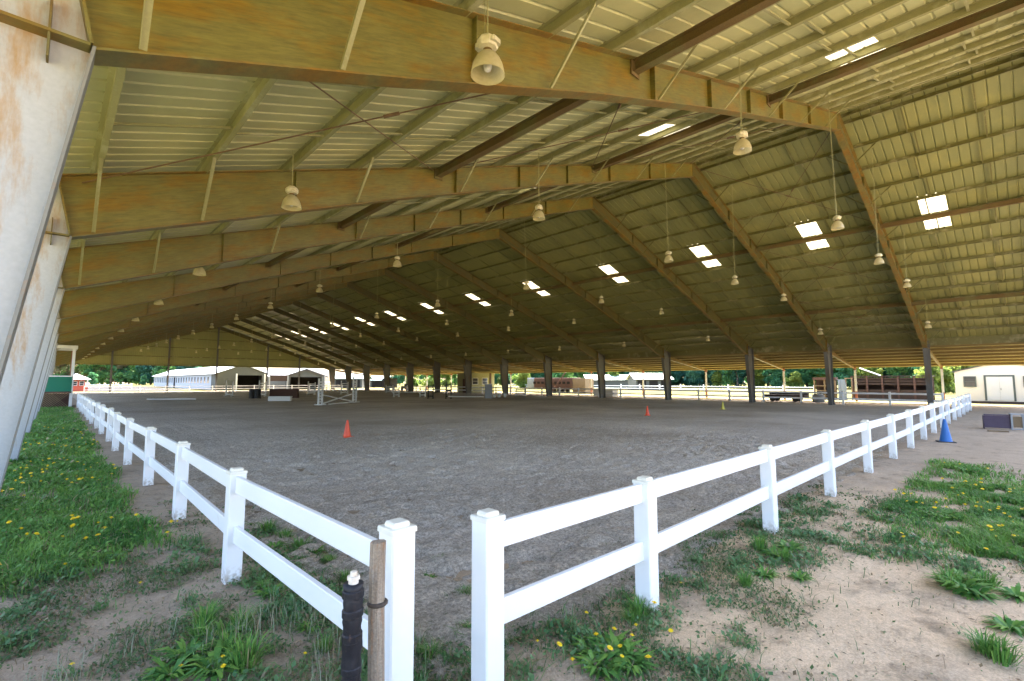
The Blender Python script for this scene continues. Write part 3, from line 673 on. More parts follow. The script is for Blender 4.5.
for z in (0.10, 0.24, 0.36, 0.50, 0.565, 0.70, 0.80, 0.88):
    m = MB(); m.lathe([(0.040, z), (0.0455, z+0.004), (0.0455, z+0.030), (0.040, z+0.036)], 18, wob=lambda t, zz: 0.05*math.sin(2*t+z*9), cap0=False, cap1=False); m.build('tape_band', M_tape, pp)
m = MB(); m.lathe([(0.022, 0.93), (0.022, 0.955), (0.027, 0.957), (0.027, 0.972), (0.015, 0.975), (0.015, 0.99), (0.008, 0.992)], 14); m.build('pipe_tip', M_pvc, pp, smooth=False)
m = MB(); m.tube((-0.03, -0.01, 0.50), (-0.085, -0.02, 0.505), 0.013, n=10); m.tube((-0.085, -0.045, 0.505), (-0.085, 0.005, 0.505), 0.026, n=12)
m.tube((-0.085, -0.02, 0.505), (-0.105, -0.022, 0.45), 0.012, n=10); m.build('tap', M_dark, pp)

# ------------------------------------------------------------------ cones
def cone(label, loc, m, hgt=0.45):
    t = thing('traffic_cone', label, 'cone', loc, random.uniform(0, 1.5), 'training cones on the sand')
    b = MB(); s_ = hgt*0.31; b.bbox(-s_, s_, -s_, s_, 0.0, 0.025, 0.01); b.build('base', m, t)
    b = MB(); b.lathe([(hgt*0.235, 0.024), (hgt*0.215, 0.05), (hgt*0.06, hgt*0.97), (hgt*0.045, hgt)], 18); b.build('cone_body', m, t, smooth=False)
    return t
c = cone('bright orange traffic cone standing alone on the near sand', G(347, 437), M_orange, 0.55)
c = cone('small faded orange cone on the sand towards the right side', G(647.5, 415.5), M_orange, 0.5)
c = cone('pale yellow cone on the far sand near the right fence', G(723, 409.5), M_yellow, 0.5)
t = cone('tall blue traffic cone with dark base outside the right fence', G(946, 442), M_blue, 0.68)
for ch in t.children:
    if ch.name.startswith('base'): ch.data.materials[0] = M_black

# ------------------------------------------------------------------ jumps in the arena
def wing(label, loc, rz, hgt=1.65, wdt=0.55, m=None, slats=3, feet=True, name='jump_wing', group='white jump wings'):
    m = m or M_white
    t = thing(name, label, 'jump wing', loc, rz, group)
    for x in (0, wdt):
        b = MB(); b.box(x-0.05, x+0.05, -0.05, 0.05, 0.06, hgt if x == 0 else hgt*0.93); b.build('upright', m, t)
    b = MB()
    for i in range(slats):
        z = 0.25+i*(hgt*0.8-0.25)/max(1, slats-1); b.box(0.05, wdt-0.05, -0.02, 0.02, z-0.06, z+0.06)
    b.build('slats', m, t)
    if feet:
        for x in (0, wdt):
            b = MB(); b.box(x-0.055, x+0.055, -0.38, 0.38, 0.0, 0.075); b.build('foot', m, t)
    return t
def pole_thing(label, p, q, m=None, r=0.05):
    c_ = (Vector(p)+Vector(q))/2; t = MB(); t.tube(Vector(p)-c_, Vector(q)-c_, r, n=10); o = t.build('jump_pole', m or M_white); o.location = c_
    return tag(o, label, 'jump pole', 'jump poles')
A = G(322, 405); B = G(353, 402.5)
wing('white jump wing, left one of the pair nearest in the sand', A, R(200), 2.15, 0.34, slats=8)
wing('white jump wing, right one of the pair nearest in the sand', B, R(20), 2.15, 0.34, slats=8)
d = (B-A).normalized()
pole_thing('white pole sloping down to the right in the nearest crossed jump', A+d*0.1+Vector((0, .07, 0.75)), B-d*0.1+Vector((0, .07, 0.12)))
pole_thing('white pole sloping up to the right in the nearest crossed jump', A+d*0.1+Vector((0, -.07, 0.12)), B-d*0.1+Vector((0, -.07, 0.75)))
pole_thing('white pole lying on the sand under the nearest crossed jump', A+d*0.2+Vector((.3, -.25, 0.06)), B-d*0.2+Vector((.3, -.25, 0.06)))
pole_thing('long white pole lying alone on the far left sand', G(147, 399.2, .06), G(196, 399, .06), r=0.06)
wing('slim white twin-post jump wing before the long white barn', G(226, 396.3), R(-46), 1.9, 0.8, slats=1)
wing('white jump wing at the mouth of the grey barn', G(259, 396.3), R(-46), 1.9, 0.8, slats=2)
for u, l in ((252, 'black barrel standing left of the white far jump wing'), (257.5, 'black barrel standing right against the white far jump wing')):
    b = MB(); b.lathe([(0.28, 0), (0.30, 0.02), (0.30, 0.3), (0.315, 0.32), (0.30, 0.34), (0.30, 0.62), (0.315, 0.64), (0.30, 0.66), (0.30, 0.95), (0.28, 0.97)], 16)
    o = b.build('barrel', M_black); o.location = G(u, 398.5); tag(o, l, 'barrel')
def box_thing(name, label, cat, loc, rz, sx, sy, sz, m, mt, group=None):
    t = thing(name, label, cat, loc, rz, group)
    b = MB(); b.bbox(-sx/2, sx/2, -sy/2, sy/2, 0.0, sz-0.04, 0.015); b.build('body', m, t)
    b = MB(); b.bbox(-sx/2-0.03, sx/2+0.03, -sy/2-0.03, sy/2+0.03, sz-0.041, sz, 0.01); b.build('top', mt, t)
    return t
box_thing('jump_box', 'long low white jump box on the far sand', 'jump box', G(280, 401), R(-44), 2.0, 0.4, 0.42, M_white, M_white)
box_thing('jump_wall', 'brown solid jump wall behind the low white box', 'jump wall', G(284, 398), R(-44), 3.0, 0.35, 0.95, M_wood_r, M_wood_r)
wing('wide white panel jump wing before the second barn', G(308, 394.8), R(-44), 1.75, 0.9, slats=6)
wing('white jump wing with slats beside the last right column', G(341, 394.5), R(-44), 1.8, 0.9, slats=5)
wing('white jump wing in front of the dark box trailer', G(386, 393), R(-44), 1.2, 1.0, slats=4)
A = G(399, 397); B = G(420, 397.2)
wing('white jump wing, left of the low jump before the utility cart', A, R(136), 1.1, 0.6, slats=3)
wing('white jump wing, right of the low jump before the utility cart', B, R(-44), 1.1, 0.6, slats=3)
pole_thing('white pole across the low jump before the utility cart', A+Vector((0, 0, .55)), B+Vector((0, 0, .55)))
A = G(433, 398.6); B = G(446, 398.8)
wing('dark jump wing, left of the black pair in mid distance', A, R(136), 1.45, 0.5, M_black, 3, name='jump_wing', group='dark jump wings')
wing('dark jump wing, right of the black pair in mid distance', B, R(-44), 1.75, 0.5, M_black, 3, name='jump_wing', group='dark jump wings')
pole_thing('white upper pole between the black jump wings', A+Vector((0, 0, .9)), B+Vector((0, 0, .9)))
pole_thing('white pole lying right of the black jump wings', G(448, 396.5, .3), G(484, 396.8, .3))
box_thing('jump_filler', 'tall white and grey filler panel standing before the olive office', 'jump filler', G(488.5, 398.5), R(-44), 0.75, 0.3, 1.5, M_greyp, M_white)
for u, l in ((494.5, 'white bucket left of three behind the sand edge'), (499, 'white bucket middle of three behind the sand edge'), (505, 'white tub right of three behind the sand edge')):
    b = MB(); b.lathe([(0.15, 0), (0.19, 0.40), (0.205, 0.40), (0.205, 0.43), (0.17, 0.43)], 14); o = b.build('bucket', M_white); o.location = G(u, 397.3); tag(o, l, 'bucket', 'white buckets')
wing('grey jump wing leaning by the olive office wall', G(516, 397), R(-44), 1.0, 1.0, M_greyp, 4, group='grey jump wings')

# ------------------------------------------------------------------ buildings and gear around the arena
def window(parent, axis, pos, a0, a1, z0, z1, frame_m, sgn=-1, rails=True):
    """window on a wall plane; axis 'x': plane x=pos spanning y, axis 'y': plane y=pos spanning x; sgn outward direction"""
    t = 0.06; f = MB()
    def bx(m, p0, p1, b0, b1, c0, c1):
        lo, hi = min(p0, p1), max(p0, p1)
        if axis == 'x': m.box(lo, hi, b0, b1, c0, c1)
        else: m.box(b0, b1, lo, hi, c0, c1)
    o0, o1 = pos+sgn*0.004, pos+sgn*0.05
    bx(f, o0, o1, a0-t, a1+t, z0-t, z0); bx(f, o0, o1, a0-t, a1+t, z1, z1+t); bx(f, o0, o1, a0-t, a0, z0, z1); bx(f, o0, o1, a1, a1+t, z0, z1)
    if rails: bx(f, o0, pos+sgn*0.035, a0, a1, (z0+z1)/2-0.02, (z0+z1)/2+0.02)
    fo = f.build('window', frame_m, parent)
    g = MB(); bx(g, pos+sgn*0.005, pos+sgn*0.015, a0, a1, z0, z1); g.build('pane', M_glass, fo)
def gable_body(parent, axis, x0, x1, y0, y1, ze, zr, m, name='wall'):
    b = MB()
    if axis == 'y': b.prism([(x0, 0), (x1, 0), (x1, ze), ((x0+x1)/2, zr), (x0, ze)], 'y', y0, y1)
    else: b.prism([(y0, 0), (y1, 0), (y1, ze), ((y0+y1)/2, zr), (y0, ze)], 'x', x0, x1)
    return b.build(name, m, parent)
def gable_roof(parent, axis, x0, x1, y0, y1, ze, zr, m, oh=0.4, th=0.10):
    b = MB()
    a0, a1 = (x0, x1) if axis == 'y' else (y0, y1); c = (a0+a1)/2; k = (zr-ze)/(c-a0); e = ze-k*oh
    pts = [(a0-oh, e+0.01), (c, zr+0.01), (a1+oh, e+0.01), (a1+oh, e+0.01+th), (c, zr+0.01+th), (a0-oh, e+0.01+th)]
    r = (y0-oh, y1+oh) if axis == 'y' else (x0-oh, x1+oh)
    b.prism(pts, axis, r[0], r[1]); return b.build('roof', m, parent)

# cream shed at the right
SX = 54.0; sy0, sy1 = -1.95, 3.62
sh = thing('garden_shed', 'cream gabled shed with white double door and dark framed windows', 'shed', (0, 0, 0))
gable_body(sh, 'x', SX, SX+8, sy0, sy1, 2.55, 3.32, M_cream)
gable_roof(sh, 'x', SX, SX+8, sy0, sy1, 2.55, 3.32, M_roofd, 0.14, 0.08)
b = MB()
for y in np.arange(sy0+0.2, sy1, 0.203): b.box(SX-0.004, SX, y-0.008, y+0.008, 0.25, 2.55)
b.build('siding_grooves', M_cream, sh)
b = MB(); b.box(SX-0.03, SX-0.001, 0.32, 1.80, 0.30, 2.15); dr = b.build('door', M_door, sh)
b = MB(); b.box(SX-0.036, SX-0.03, 1.055, 1.06, 0.30, 2.15); b.box(SX-0.06, SX-0.036, 0.98, 1.01, 1.1, 1.25); b.build('door_seam', M_trim, dr)
b = MB(); b.box(SX-0.045, SX-0.003, 1.80, 1.92, 0.25, 2.27); b.box(SX-0.045, SX-0.003, 0.20, 0.32, 0.25, 2.27); b.box(SX-0.045, SX-0.003, 0.32, 1.80, 2.15, 2.27); b.build('door_frame', M_trim, sh)
window(sh, 'x', SX, 2.42, 3.06, 1.38, 2.12, M_trim); window(sh, 'x', SX, -0.95, -0.30, 1.38, 2.12, M_trim)
b = MB(); b.box(SX-0.02, SX+8, sy0, sy1, 0.0, 0.2); b.build('skid_base', M_wood_d, sh)
b = MB(); b.box(SX-0.03, SX+0.0, sy1-0.1, sy1+0.02, 0.2, 2.5); b.box(SX-0.03, SX, sy0-0.02, sy0+0.1, 0.2, 2.5); b.build('corner_trim', M_cream, sh)

# dark timber run-in stalls
rs = thing('horse_stalls', 'dark brown timber stall block with slatted openings', 'stalls', (0, 0, 0))
bx0 = 55.0; y0, y1 = 5.2, 10.9
b = MB(); b.box(bx0+1.6, bx0+1.75, y0, y1, 0, 2.1); b.build('back_wall', M_wood_d, rs)
b = MB()
for z in (0.15, 0.37, 0.59, 0.81): b.box(bx0-0.02, bx0+0.03, y0, y1, z, z+0.2)
b.build('lower_boards', M_wood_d, rs)
b = MB()
for z in (1.45, 1.70, 1.95): b.box(bx0-0.02, bx0+0.03, y0, y1, z, z+0.16)
b.build('upper_boards', M_wood_d, rs)
for y in np.linspace(y0, y1, 6):
    b = MB(); b.box(bx0-0.08, bx0+0.08, y-0.07, y+0.07, 0, 2.2); b.build('post', M_wood_r, rs)
b = MB(); b.box(bx0-0.15, bx0+1.8, y0-0.1, y1+0.1, 2.2, 2.28); b.build('roof', M_wood_d, rs)
b = MB(); b.box(bx0+0.1, bx0+1.6, y0+0.1, y0+0.18, 0, 2.1); b.build('side_wall', M_wood_l, rs)
b = MB(); b.box(bx0+0.1, bx0+1.6, y1-0.1, y1+0.0, 0, 2.1); b.build('side_wall', M_wood_d, rs)
o = MB(); o.tube((0, 0, 0), (0.5, 1.7, 0.75), 0.06, n=8); o = o.build('leaning_pole', M_white); o.location = (56.2, 8.9, 2.30); tag(o, 'white pole poking up at a slant above the dark stalls', 'pole')
# pallet rack and standing sheets
def pallet(label, loc, rz, lean=0.12):
    t = thing('wooden_pallet', label, 'pallet', loc, rz, 'pallets by the stalls'); t.rotation_euler = (lean, 0, rz)
    b = MB()
    for x in np.linspace(-0.5, 0.5, 7): b.box(x-0.05, x+0.05, -0.02, 0.0, 0, 1.2)
    b.build('deck_boards', M_wood_l, t); b = MB()
    for z in (0.05, 0.58, 1.1): b.box(-0.55, 0.55, 0.001, 0.09, z, z+0.09)
    b.build('stringers', M_wood_l, t)
ft = thing('timber_rack', 'open pale timber rack with shelves left of the stalls', 'rack', (0, 0, 0))
x0 = 53.6; ya, yb = 12.0, 13.7
for y in (ya, (ya+yb)/2, yb):
    b = MB(); b.box(x0-0.06, x0+0.06, y-0.06, y+0.06, 0, 1.9); b.build('post', M_wood_l, ft)
for z in (0.35, 0.85, 1.30):
    b = MB(); b.box(x0-0.1, x0+0.6, ya-0.05, yb+0.05, z, z+0.07); b.build('shelf', M_wood_l, ft)
b = MB(); b.box(x0-0.15, x0+0.7, ya-0.1, yb+0.1, 1.9, 2.15); b.build('top_beam', M_wood_r, ft)
b = MB(); b.box(x0+0.62, x0+0.68, ya, yb, 0.0, 1.9); b.build('back_panel', M_wood_d, ft)
for i, (y, l) in enumerate(((11.55, 'blue grey metal sheet propped beside the timber rack'), (11.3, 'second blue grey sheet propped between rack and stalls'))):
    b = MB(); n = 8; pts = []
    for k in range(n+1): pts.append((-0.18+k*0.05, 0.015*(-1)**k))
    pts2 = pts+[(p[0], p[1]+0.006) for p in reversed(pts)]
    b.prism([(p[1], p[0]) for p in pts2], 'z', 0, 1.95); o = b.build('metal_sheet', M_bluegrey); o.location = (53.2, y-0.1, 0); o.rotation_euler = (0, 0.08, 0.2); tag(o, l, 'metal sheet')
fr = thing('door_frame', 'pale timber frame standing between metal sheets and stalls', 'frame', (53.4, 10.95, 0), 0)
b = MB(); b.box(-0.05, 0.05, -0.35, -0.27, 0, 2.0); b.build('jamb', M_wood_l, fr); b = MB(); b.box(-0.05, 0.05, 0.10, 0.18, 0, 2.0); b.build('jamb', M_wood_l, fr); b = MB(); b.box(-0.05, 0.05, -0.4, 0.25, 2.0, 2.1); b.build('lintel', M_wood_l, fr)

# dark flat cart and pale bale behind the right fence
ct = thing('flat_cart', 'dark low flatbed cart parked behind the far right fence', 'cart', (46.8, 14.2, 0), R(90))
b = MB(); b.bbox(-1.6, 1.6, -0.7, 0.7, 0.42, 0.62, 0.02); b.build('deck', M_wood_d, ct)
b = MB(); b.box(-1.6, 1.6, -0.74, -0.7, 0.40, 0.75); b.build('side_rail', M_black, ct)
for x in (-0.9, 0.9):
    for y in (-0.55, 0.55):
        b = MB(); b.tube((x, y-0.08, 0.26), (x, y+0.08, 0.26), 0.26, n=16); b.build('wheel', M_black, ct)
b = MB(); b.lathe([(0.02, 0), (0.42, 0.05), (0.46, 0.3), (0.44, 0.62), (0.36, 0.72), (0.02, 0.74)], 18); o = b.build('water_tub', M_greyp, smooth=True); o.location = (46.3, 11.6, 0); tag(o, 'grey round tub between dark cart and timber rack', 'tub')

# tipped purple mounting bench
bn = thing('mounting_bench', 'old purple board bench with grey frame lying outside the right fence', 'bench', G(1000, 429), R(-84))
b = MB(); b.prism([(-0.26, 0.06), (-0.22, 0.05), (-0.16, 0.50), (-0.20, 0.51)], 'x', -0.42, 0.28); b.build('back_board', M_purple, bn)
b = MB(); b.box(-0.42, 0.28, -0.19, 0.16, 0.515, 0.55); b.build('seat', M_purple, bn)
b = MB(); b.box(-0.45, -0.422, -0.24, 0.16, 0.0, 0.5); b.build('side', M_purple, bn)
b = MB()
for y in (-0.27, 0.19): b.box(0.285, 0.33, y-0.025, y+0.025, 0, 0.60); b.box(0.60, 0.645, y-0.025, y+0.025, 0, 0.60)
b.box(0.285, 0.645, -0.244, 0.164, 0.56, 0.597); b.box(0.331, 0.599, -0.28, -0.245, 0.02, 0.06); b.build('end_frame', M_greyp, bn)
b = MB(); b.box(0.345, 0.585, -0.24, -0.22, 0.1, 0.5); b.build('panel', M_wood_l, bn)
b = MB(); b.box(-0.35, 0.2, -0.06, 0.06, 0.0, 0.05); o = b.build('plank', M_wood_l); o.location = G(1001, 432); o.rotation_euler = (0, 0, R(-84)); tag(o, 'short pale plank on the ground under the purple bench', 'plank')

# judges booth at the left end of the fence
jb = thing('judges_booth', 'raised judges booth with green panel, lattice skirt and white posts', 'booth', (0, 0, 0))
by = 45.6; bx0, bx1 = -2.6, 0.95
b = MB(); b.box(bx0, bx1, by, by+0.05, 1.08, 2.1); b.build('front_panel', M_green, jb)
b = MB(); b.box(bx0-0.05, bx1+0.03, by-0.05, by+0.1, 2.1, 2.18); b.build('panel_rail', M_white, jb)
b = MB(); b.box(bx0, bx1, by-0.05, by+3, 0.98, 1.075); b.build('floor', M_wood_r, jb)
for x in (bx0, bx1):
    for y in (by+0.1, by+2.9):
        b = MB(); b.box(x-0.08, x+0.08, y-0.08, y+0.08, 0, 4.05); b.build('post', M_white if y < by+1 else M_brickred, jb)
b = MB(); b.box(bx0-0.2, bx1+0.18, by-0.2, by+3.2, 4.06, 4.28); b.build('roof', M_white, jb)
b = MB()
for i in range(-6, 30):
    xa = bx0+i*0.14; 
    p, q = (xa, 0.02), (xa+0.95, 0.97)
    if xa >= bx0 and xa+0.95 <= bx1:
        b.bar((p[0], by-0.01, p[1]), (q[0], by-0.01, q[1]), 0.035, 0.01, (0, 1, 0)); b.bar((q[0], by+0.012, p[1]), (p[0], by+0.012, q[1]), 0.035, 0.01, (0, 1, 0))
b.build('lattice', M_wood_l, jb)
b = MB(); b.box(bx0, bx1, by+0.3, by+0.34, 0, 0.97); b.build('skirt_backing', M_wood_r, jb)
b = MB(); b.box(bx1-0.05, bx1, by+0.2, by+2.8, 1.08, 2.1); b.build('side_panel', M_green, jb)

# red and white kiosk past the far gable
kp = G(75, 391)
kd = Vector((kp.x, kp.y)).length; kp = Vector((kp.x*112/kd, kp.y*112/kd, 0))
ks = thing('kiosk', 'small red and white kiosk with pale pyramid roof in the far distance', 'kiosk', kp, R(20)); ks.scale = (0.78, 0.78, 0.85)
b = MB(); b.box(-1.6, 1.6, -1.6, 1.6, 0, 0.9); b.build('base', M_red, ks)
for x in (-1.5, 1.5):
    for y in (-1.5, 1.5):
        b = MB(); b.box(x-0.1, x+0.1, y-0.1, y+0.1, 0.9, 2.4); b.build('post', M_white, ks)
b = MB(); b.box(-1.2, 1.2, -1.2, 1.2, 0.9, 2.3); b.build('cabin', M_red, ks)
for x in (-0.6, 0.6): window(ks, 'y', -1.2, x-0.35, x+0.35, 1.2, 2.0, M_white)
b = MB(); b._add([(-2, -2, 2.4), (2, -2, 2.4), (2, 2, 2.4), (-2, 2, 2.4), (0, 0, 3.6)], [(3, 2, 1, 0), (0, 1, 4), (1, 2, 4), (2, 3, 4), (3, 0, 4)]); b.build('roof', M_roofw, ks)

# long white barn
ba = thing('horse_barn', 'long white barn with a row of stall windows and bright metal roof', 'barn', (0, 0, 0))
X0, X1, Y0_, Y1_ = 22.8, 31.6, 111.0, 186.0
gable_body(ba, 'y', X0, X1, Y0_, Y1_, 3.3, 5.0, M_barnw)
gable_roof(ba, 'y', X0, X1, Y0_, Y1_, 3.3, 5.0, M_roofw, 0.6, 0.12)
ng = 24
for i in range(ng):
    y = Y0_+2.5+i*3.15
    if i == 12: continue
    window(ba, 'x', X0, y-0.6, y+0.6, 1.3, 2.6, M_barnw, rails=False)
b = MB(); b.box(X0-0.03, X0-0.002, Y0_+39, Y0_+41.2, 0, 2.7); b.build('door', M_shadow, ba)  # flat slab, coloured dark as a shaded doorway
def barn_front(par, X0, X1, Yf, Yb, ze, zr, oa, ob, oz, m):
    f = MB(); c = (X0+X1)/2; zz = lambda x: ze+(zr-ze)*(1-abs(x-c)/(c-X0))
    f.prism([(X0, 0), (oa, 0), (oa, zz(oa)-.02), (X0, ze-.02)], 'y', Yf, Yf+0.15); f.prism([(ob, 0), (X1, 0), (X1, ze-.02), (ob, zz(ob)-.02)], 'y', Yf, Yf+0.15)
    f.prism([(oa+.001, oz), (ob-.001, oz), (ob-.001, zz(ob)-.02), (c, zr-.02), (oa+.001, zz(oa)-.02)], 'y', Yf, Yf+0.15)
    o = f.build('gable_front', m, par); g = MB(); g.box(X0, X0+0.12, Yf+0.151, Yb, 0, ze-.03); g.box(X1-0.12, X1, Yf+0.151, Yb, 0, ze-.03); g.build('porch_side', m, par)
    d = MB(); d.box(X0+0.13, X1-0.13, Yb-0.06, Yb-0.004, 0, ze-.05); d.build('stall_front', M_shadow, par)  # inner wall coloured dark to deepen the shade in the porch
barn_front(ba, X0, X1, Y0_-5.0, Y0_, 3.3, 5.0, X0+3.2, X1-0.9, 2.9, M_barng)
gable_roof(ba, 'y', X0, X1, Y0_-4.6, Y0_-0.62-0.4+0.6, 3.3, 5.0, M_roofw, 0.6, 0.125)
for x in (X0+3.1, X1-0.6):
    b = MB(); b.box(x-0.12, x+0.12, Y0_-5.9, Y0_-5.7, 0, 3.2); b.build('porch_post', M_white, ba)
# second barn
bb = thing('horse_barn', 'smaller grey gabled barn with dark opening right of the long barn', 'barn', (0, 0, 0))
X0, X1, Y0_, Y1_ = 35.2, 43.4, 109.5, 150.0
gable_body(bb, 'y', X0, X1, Y0_, Y1_, 2.9, 4.35, M_barng)
gable_roof(bb, 'y', X0, X1, Y0_, Y1_, 2.9, 4.35, M_roofw, 0.6, 0.12)
barn_front(bb, X0, X1, Y0_-4.0, Y0_, 2.9, 4.35, X0+0.9, X1-0.9, 2.6, M_barng)
gable_roof(bb, 'y', X0, X1, Y0_-3.6, Y0_-0.42, 2.9, 4.35, M_roofw, 0.6, 0.125)
for x in (X0+0.2, X1-0.2):
    b = MB(); b.box(x-0.14, x+0.14, Y0_-4.5, Y0_-4.2, 0, 2.9); b.build('porch_post', M_greyp, bb)
b = MB(); b.prism([(X0-0.6, 2.72), ((X0+X1)/2, 4.35), (X1+0.6, 2.72), (X1+0.6, 2.5), ((X0+X1)/2, 4.1), (X0-0.6, 2.5)], 'y', Y0_-4.32, Y0_-4.22); b.build('barge_board', M_roofd, bb)
# dark board on posts between the barns
sg = thing('notice_board', 'dark wide board on two posts between the two barns', 'board', (33.4, 104.6, 0), 0)
b = MB(); b.box(-1.55, 1.75, -0.06, 0.06, 1.75, 3.0); b.build('board', M_wood_d, sg)
for x in (-1.65, 1.85):
    b = MB(); b.box(x-0.09, x+0.09, -0.09, 0.09, 0, 3.1); b.build('post', M_greyp, sg)
# low teal roofed sheds beyond the right side
def lowshed(label, u0, u1, dist, ze, zr, m_roof, m_wall, depth=7.0, dark=False, openings=0, group=None):
    a = ray(u0, 381); c = ray(u1, 381); a = Vector((a.x, a.y, 0)); c = Vector((c.x, c.y, 0))
    sa = dist; pa = a*sa; pc = c*sa; mid = (pa+pc)/2; L = (pc-pa).length; ang = math.atan2(pc.y-pa.y, pc.x-pa.x)
    t = thing('farm_shed', label, 'shed', (mid.x, mid.y, 0), ang, group)
    gable_body(t, 'x', -L/2, L/2, 0, depth, ze, zr, m_wall)
    gable_roof(t, 'x', -L/2, L/2, 0, depth, ze, zr, m_roof, 0.5, 0.12)
    for i in range(openings):
        x = -L/2+(i+0.5)*L/openings; b = MB(); b.box(x-L/openings*0.36, x+L/openings*0.36, -0.05, -0.004, 0, ze*0.85); b.build('doorway', M_shadow, t)  # slabs on the wall; the shade of the openings is their colour
    return t
lowshed('long pale shed with teal roof behind the reddish trailer', 588, 655, 118, 2.1, 3.2, M_rooft, M_barng, openings=0)
lowshed('pale roofed shed with three dark doorways beside the trees', 636, 671, 100, 2.2, 3.3, M_roofw, M_barng, openings=3)
lowshed('distant pale shed with teal roof left of the dark trailer box', 334, 362, 120, 2.4, 3.6, M_rooft, M_barng, openings=2)
lowshed('distant low teal roofed shed behind the right columns', 370, 386, 130, 2.0, 3.0, M_rooft, M_barng, openings=1)
# reddish livestock trailer
tp = Vector((54.0, 47.5, 0))
tr = thing('livestock_trailer', 'red brown livestock trailer with grey nose behind the right fence', 'trailer', tp, R(92))
b = MB(); b.bbox(-4.0, 3.2, -1.1, 1.1, 0.55, 2.25, 0.05); b.build('body', M_wood_r, tr)
b = MB(); b.bbox(3.2, 4.6, -1.1, 1.1, 0.55, 2.25, 0.05); b.build('nose', M_bluegrey, tr)
b = MB()
for x in np.arange(-3.6, 3.0, 0.8): b.box(x, x+0.5, 1.1, 1.13, 1.35, 1.7)
b.build('vent_slots', M_shadow, tr)
b = MB(); b.box(-6.2, -4.02, -1.0, 1.0, 0.0, 2.15); b.build('tailgate_screen', M_wood_l, tr)
for x in (-1.6, -0.7):
    for y in (-1.0, 1.0):
        b = MB(); b.tube((x, y-0.12, 0.36), (x, y+0.12, 0.36), 0.36, n=16); b.build('wheel', M_black, tr)
b = MB(); b.tube((0, 0, 0), (0.9, -2.0, 3.0), 0.09, n=8); o = b.build('grain_auger', M_wood_r); o.location = (51.6, 46.2, 0); tag(o, 'slanting red brown auger tube rising above the trailer', 'auger')
b = MB(); b.bbox(-1.6, 1.6, -0.5, 0.5, 0, 0.85, 0.08); o = b.build('covered_stack', M_white); o.location = (47.0, 33.5, 0); o.rotation_euler = (0, 0, R(80)); tag(o, 'white sheeted stack behind the fence right of the trailer', 'stack')
# olive office under the lean-to
of = thing('arena_office', 'olive office room with two bright windows under the lean-to', 'office', (0, 0, 0))
b = MB(); b.box(45.4, 50.4, 57.0, 60.0, 0, 3.0); b.build('wall', M_olive, of)
window(of, 'y', 57.0, 46.0, 47.0, 1.3, 2.2, M_white); window(of, 'y', 57.0, 47.9, 48.9, 1.3, 2.2, M_white)
b = MB(); b.box(45.35, 45.398, 57.6, 58.6, 0, 2.1); b.build('door', M_wood_r, of)
b = MB(); b.box(49.4, 49.7, 56.9, 56.996, 0, 3.0); b.build('pilaster', M_wood_r, of)
# dark box trailer and utility cart at far right end
bt = thing('box_trailer', 'dark box trailer parked by the far right columns', 'trailer', Vector((47.5, 84.5, 0)), R(90))
b = MB(); b.bbox(-1.4, 1.4, -0.9, 0.9, 0.45, 2.3, 0.05); b.build('body', M_black, bt)
for y in (-0.85, 0.85):
    b = MB(); b.tube((0, y-0.1, 0.32), (0, y+0.1, 0.32), 0.32, n=14); b.build('wheel', M_black, bt)
b = MB(); b.bar((1.4, 0, 0.5), (2.6, 0, 0.45), 0.1, 0.1); b.build('drawbar', M_black, bt)
uc = thing('utility_cart', 'dark utility cart with roll bar beside the box trailer', 'cart', Vector((47.2, 77.5, 0)), R(90))
b = MB(); b.bbox(-1.3, 1.3, -0.65, 0.65, 0.35, 0.85, 0.08); b.build('body', M_greyp, uc)
b = MB()
for y in (-0.6, 0.6):
    b.tube((-0.1, y, 0.85), (-0.1, y, 1.75), 0.03, n=6); b.tube((0.8, y, 0.85), (0.6, y, 1.75), 0.03, n=6)
b.box(-0.15, 0.65, -0.63, 0.63, 1.75, 1.80); b.build('roll_cage', M_black, uc)
b = MB(); b.bbox(-0.2, 0.25, -0.55, 0.55, 0.85, 1.25, 0.04); b.build('seat', M_black, uc)
for x in (-0.85, 0.85):
    for y in (-0.6, 0.6):
        b = MB(); b.tube((x, y-0.1, 0.3), (x, y+0.1, 0.3), 0.3, n=14); b.build('wheel', M_black, uc)
# small dark hut in the far left field
lowshed('small brown hut at the far edge of the pale field', 157, 166, 178, 2.4, 3.4, M_roofd, M_wood_r, 5.0)

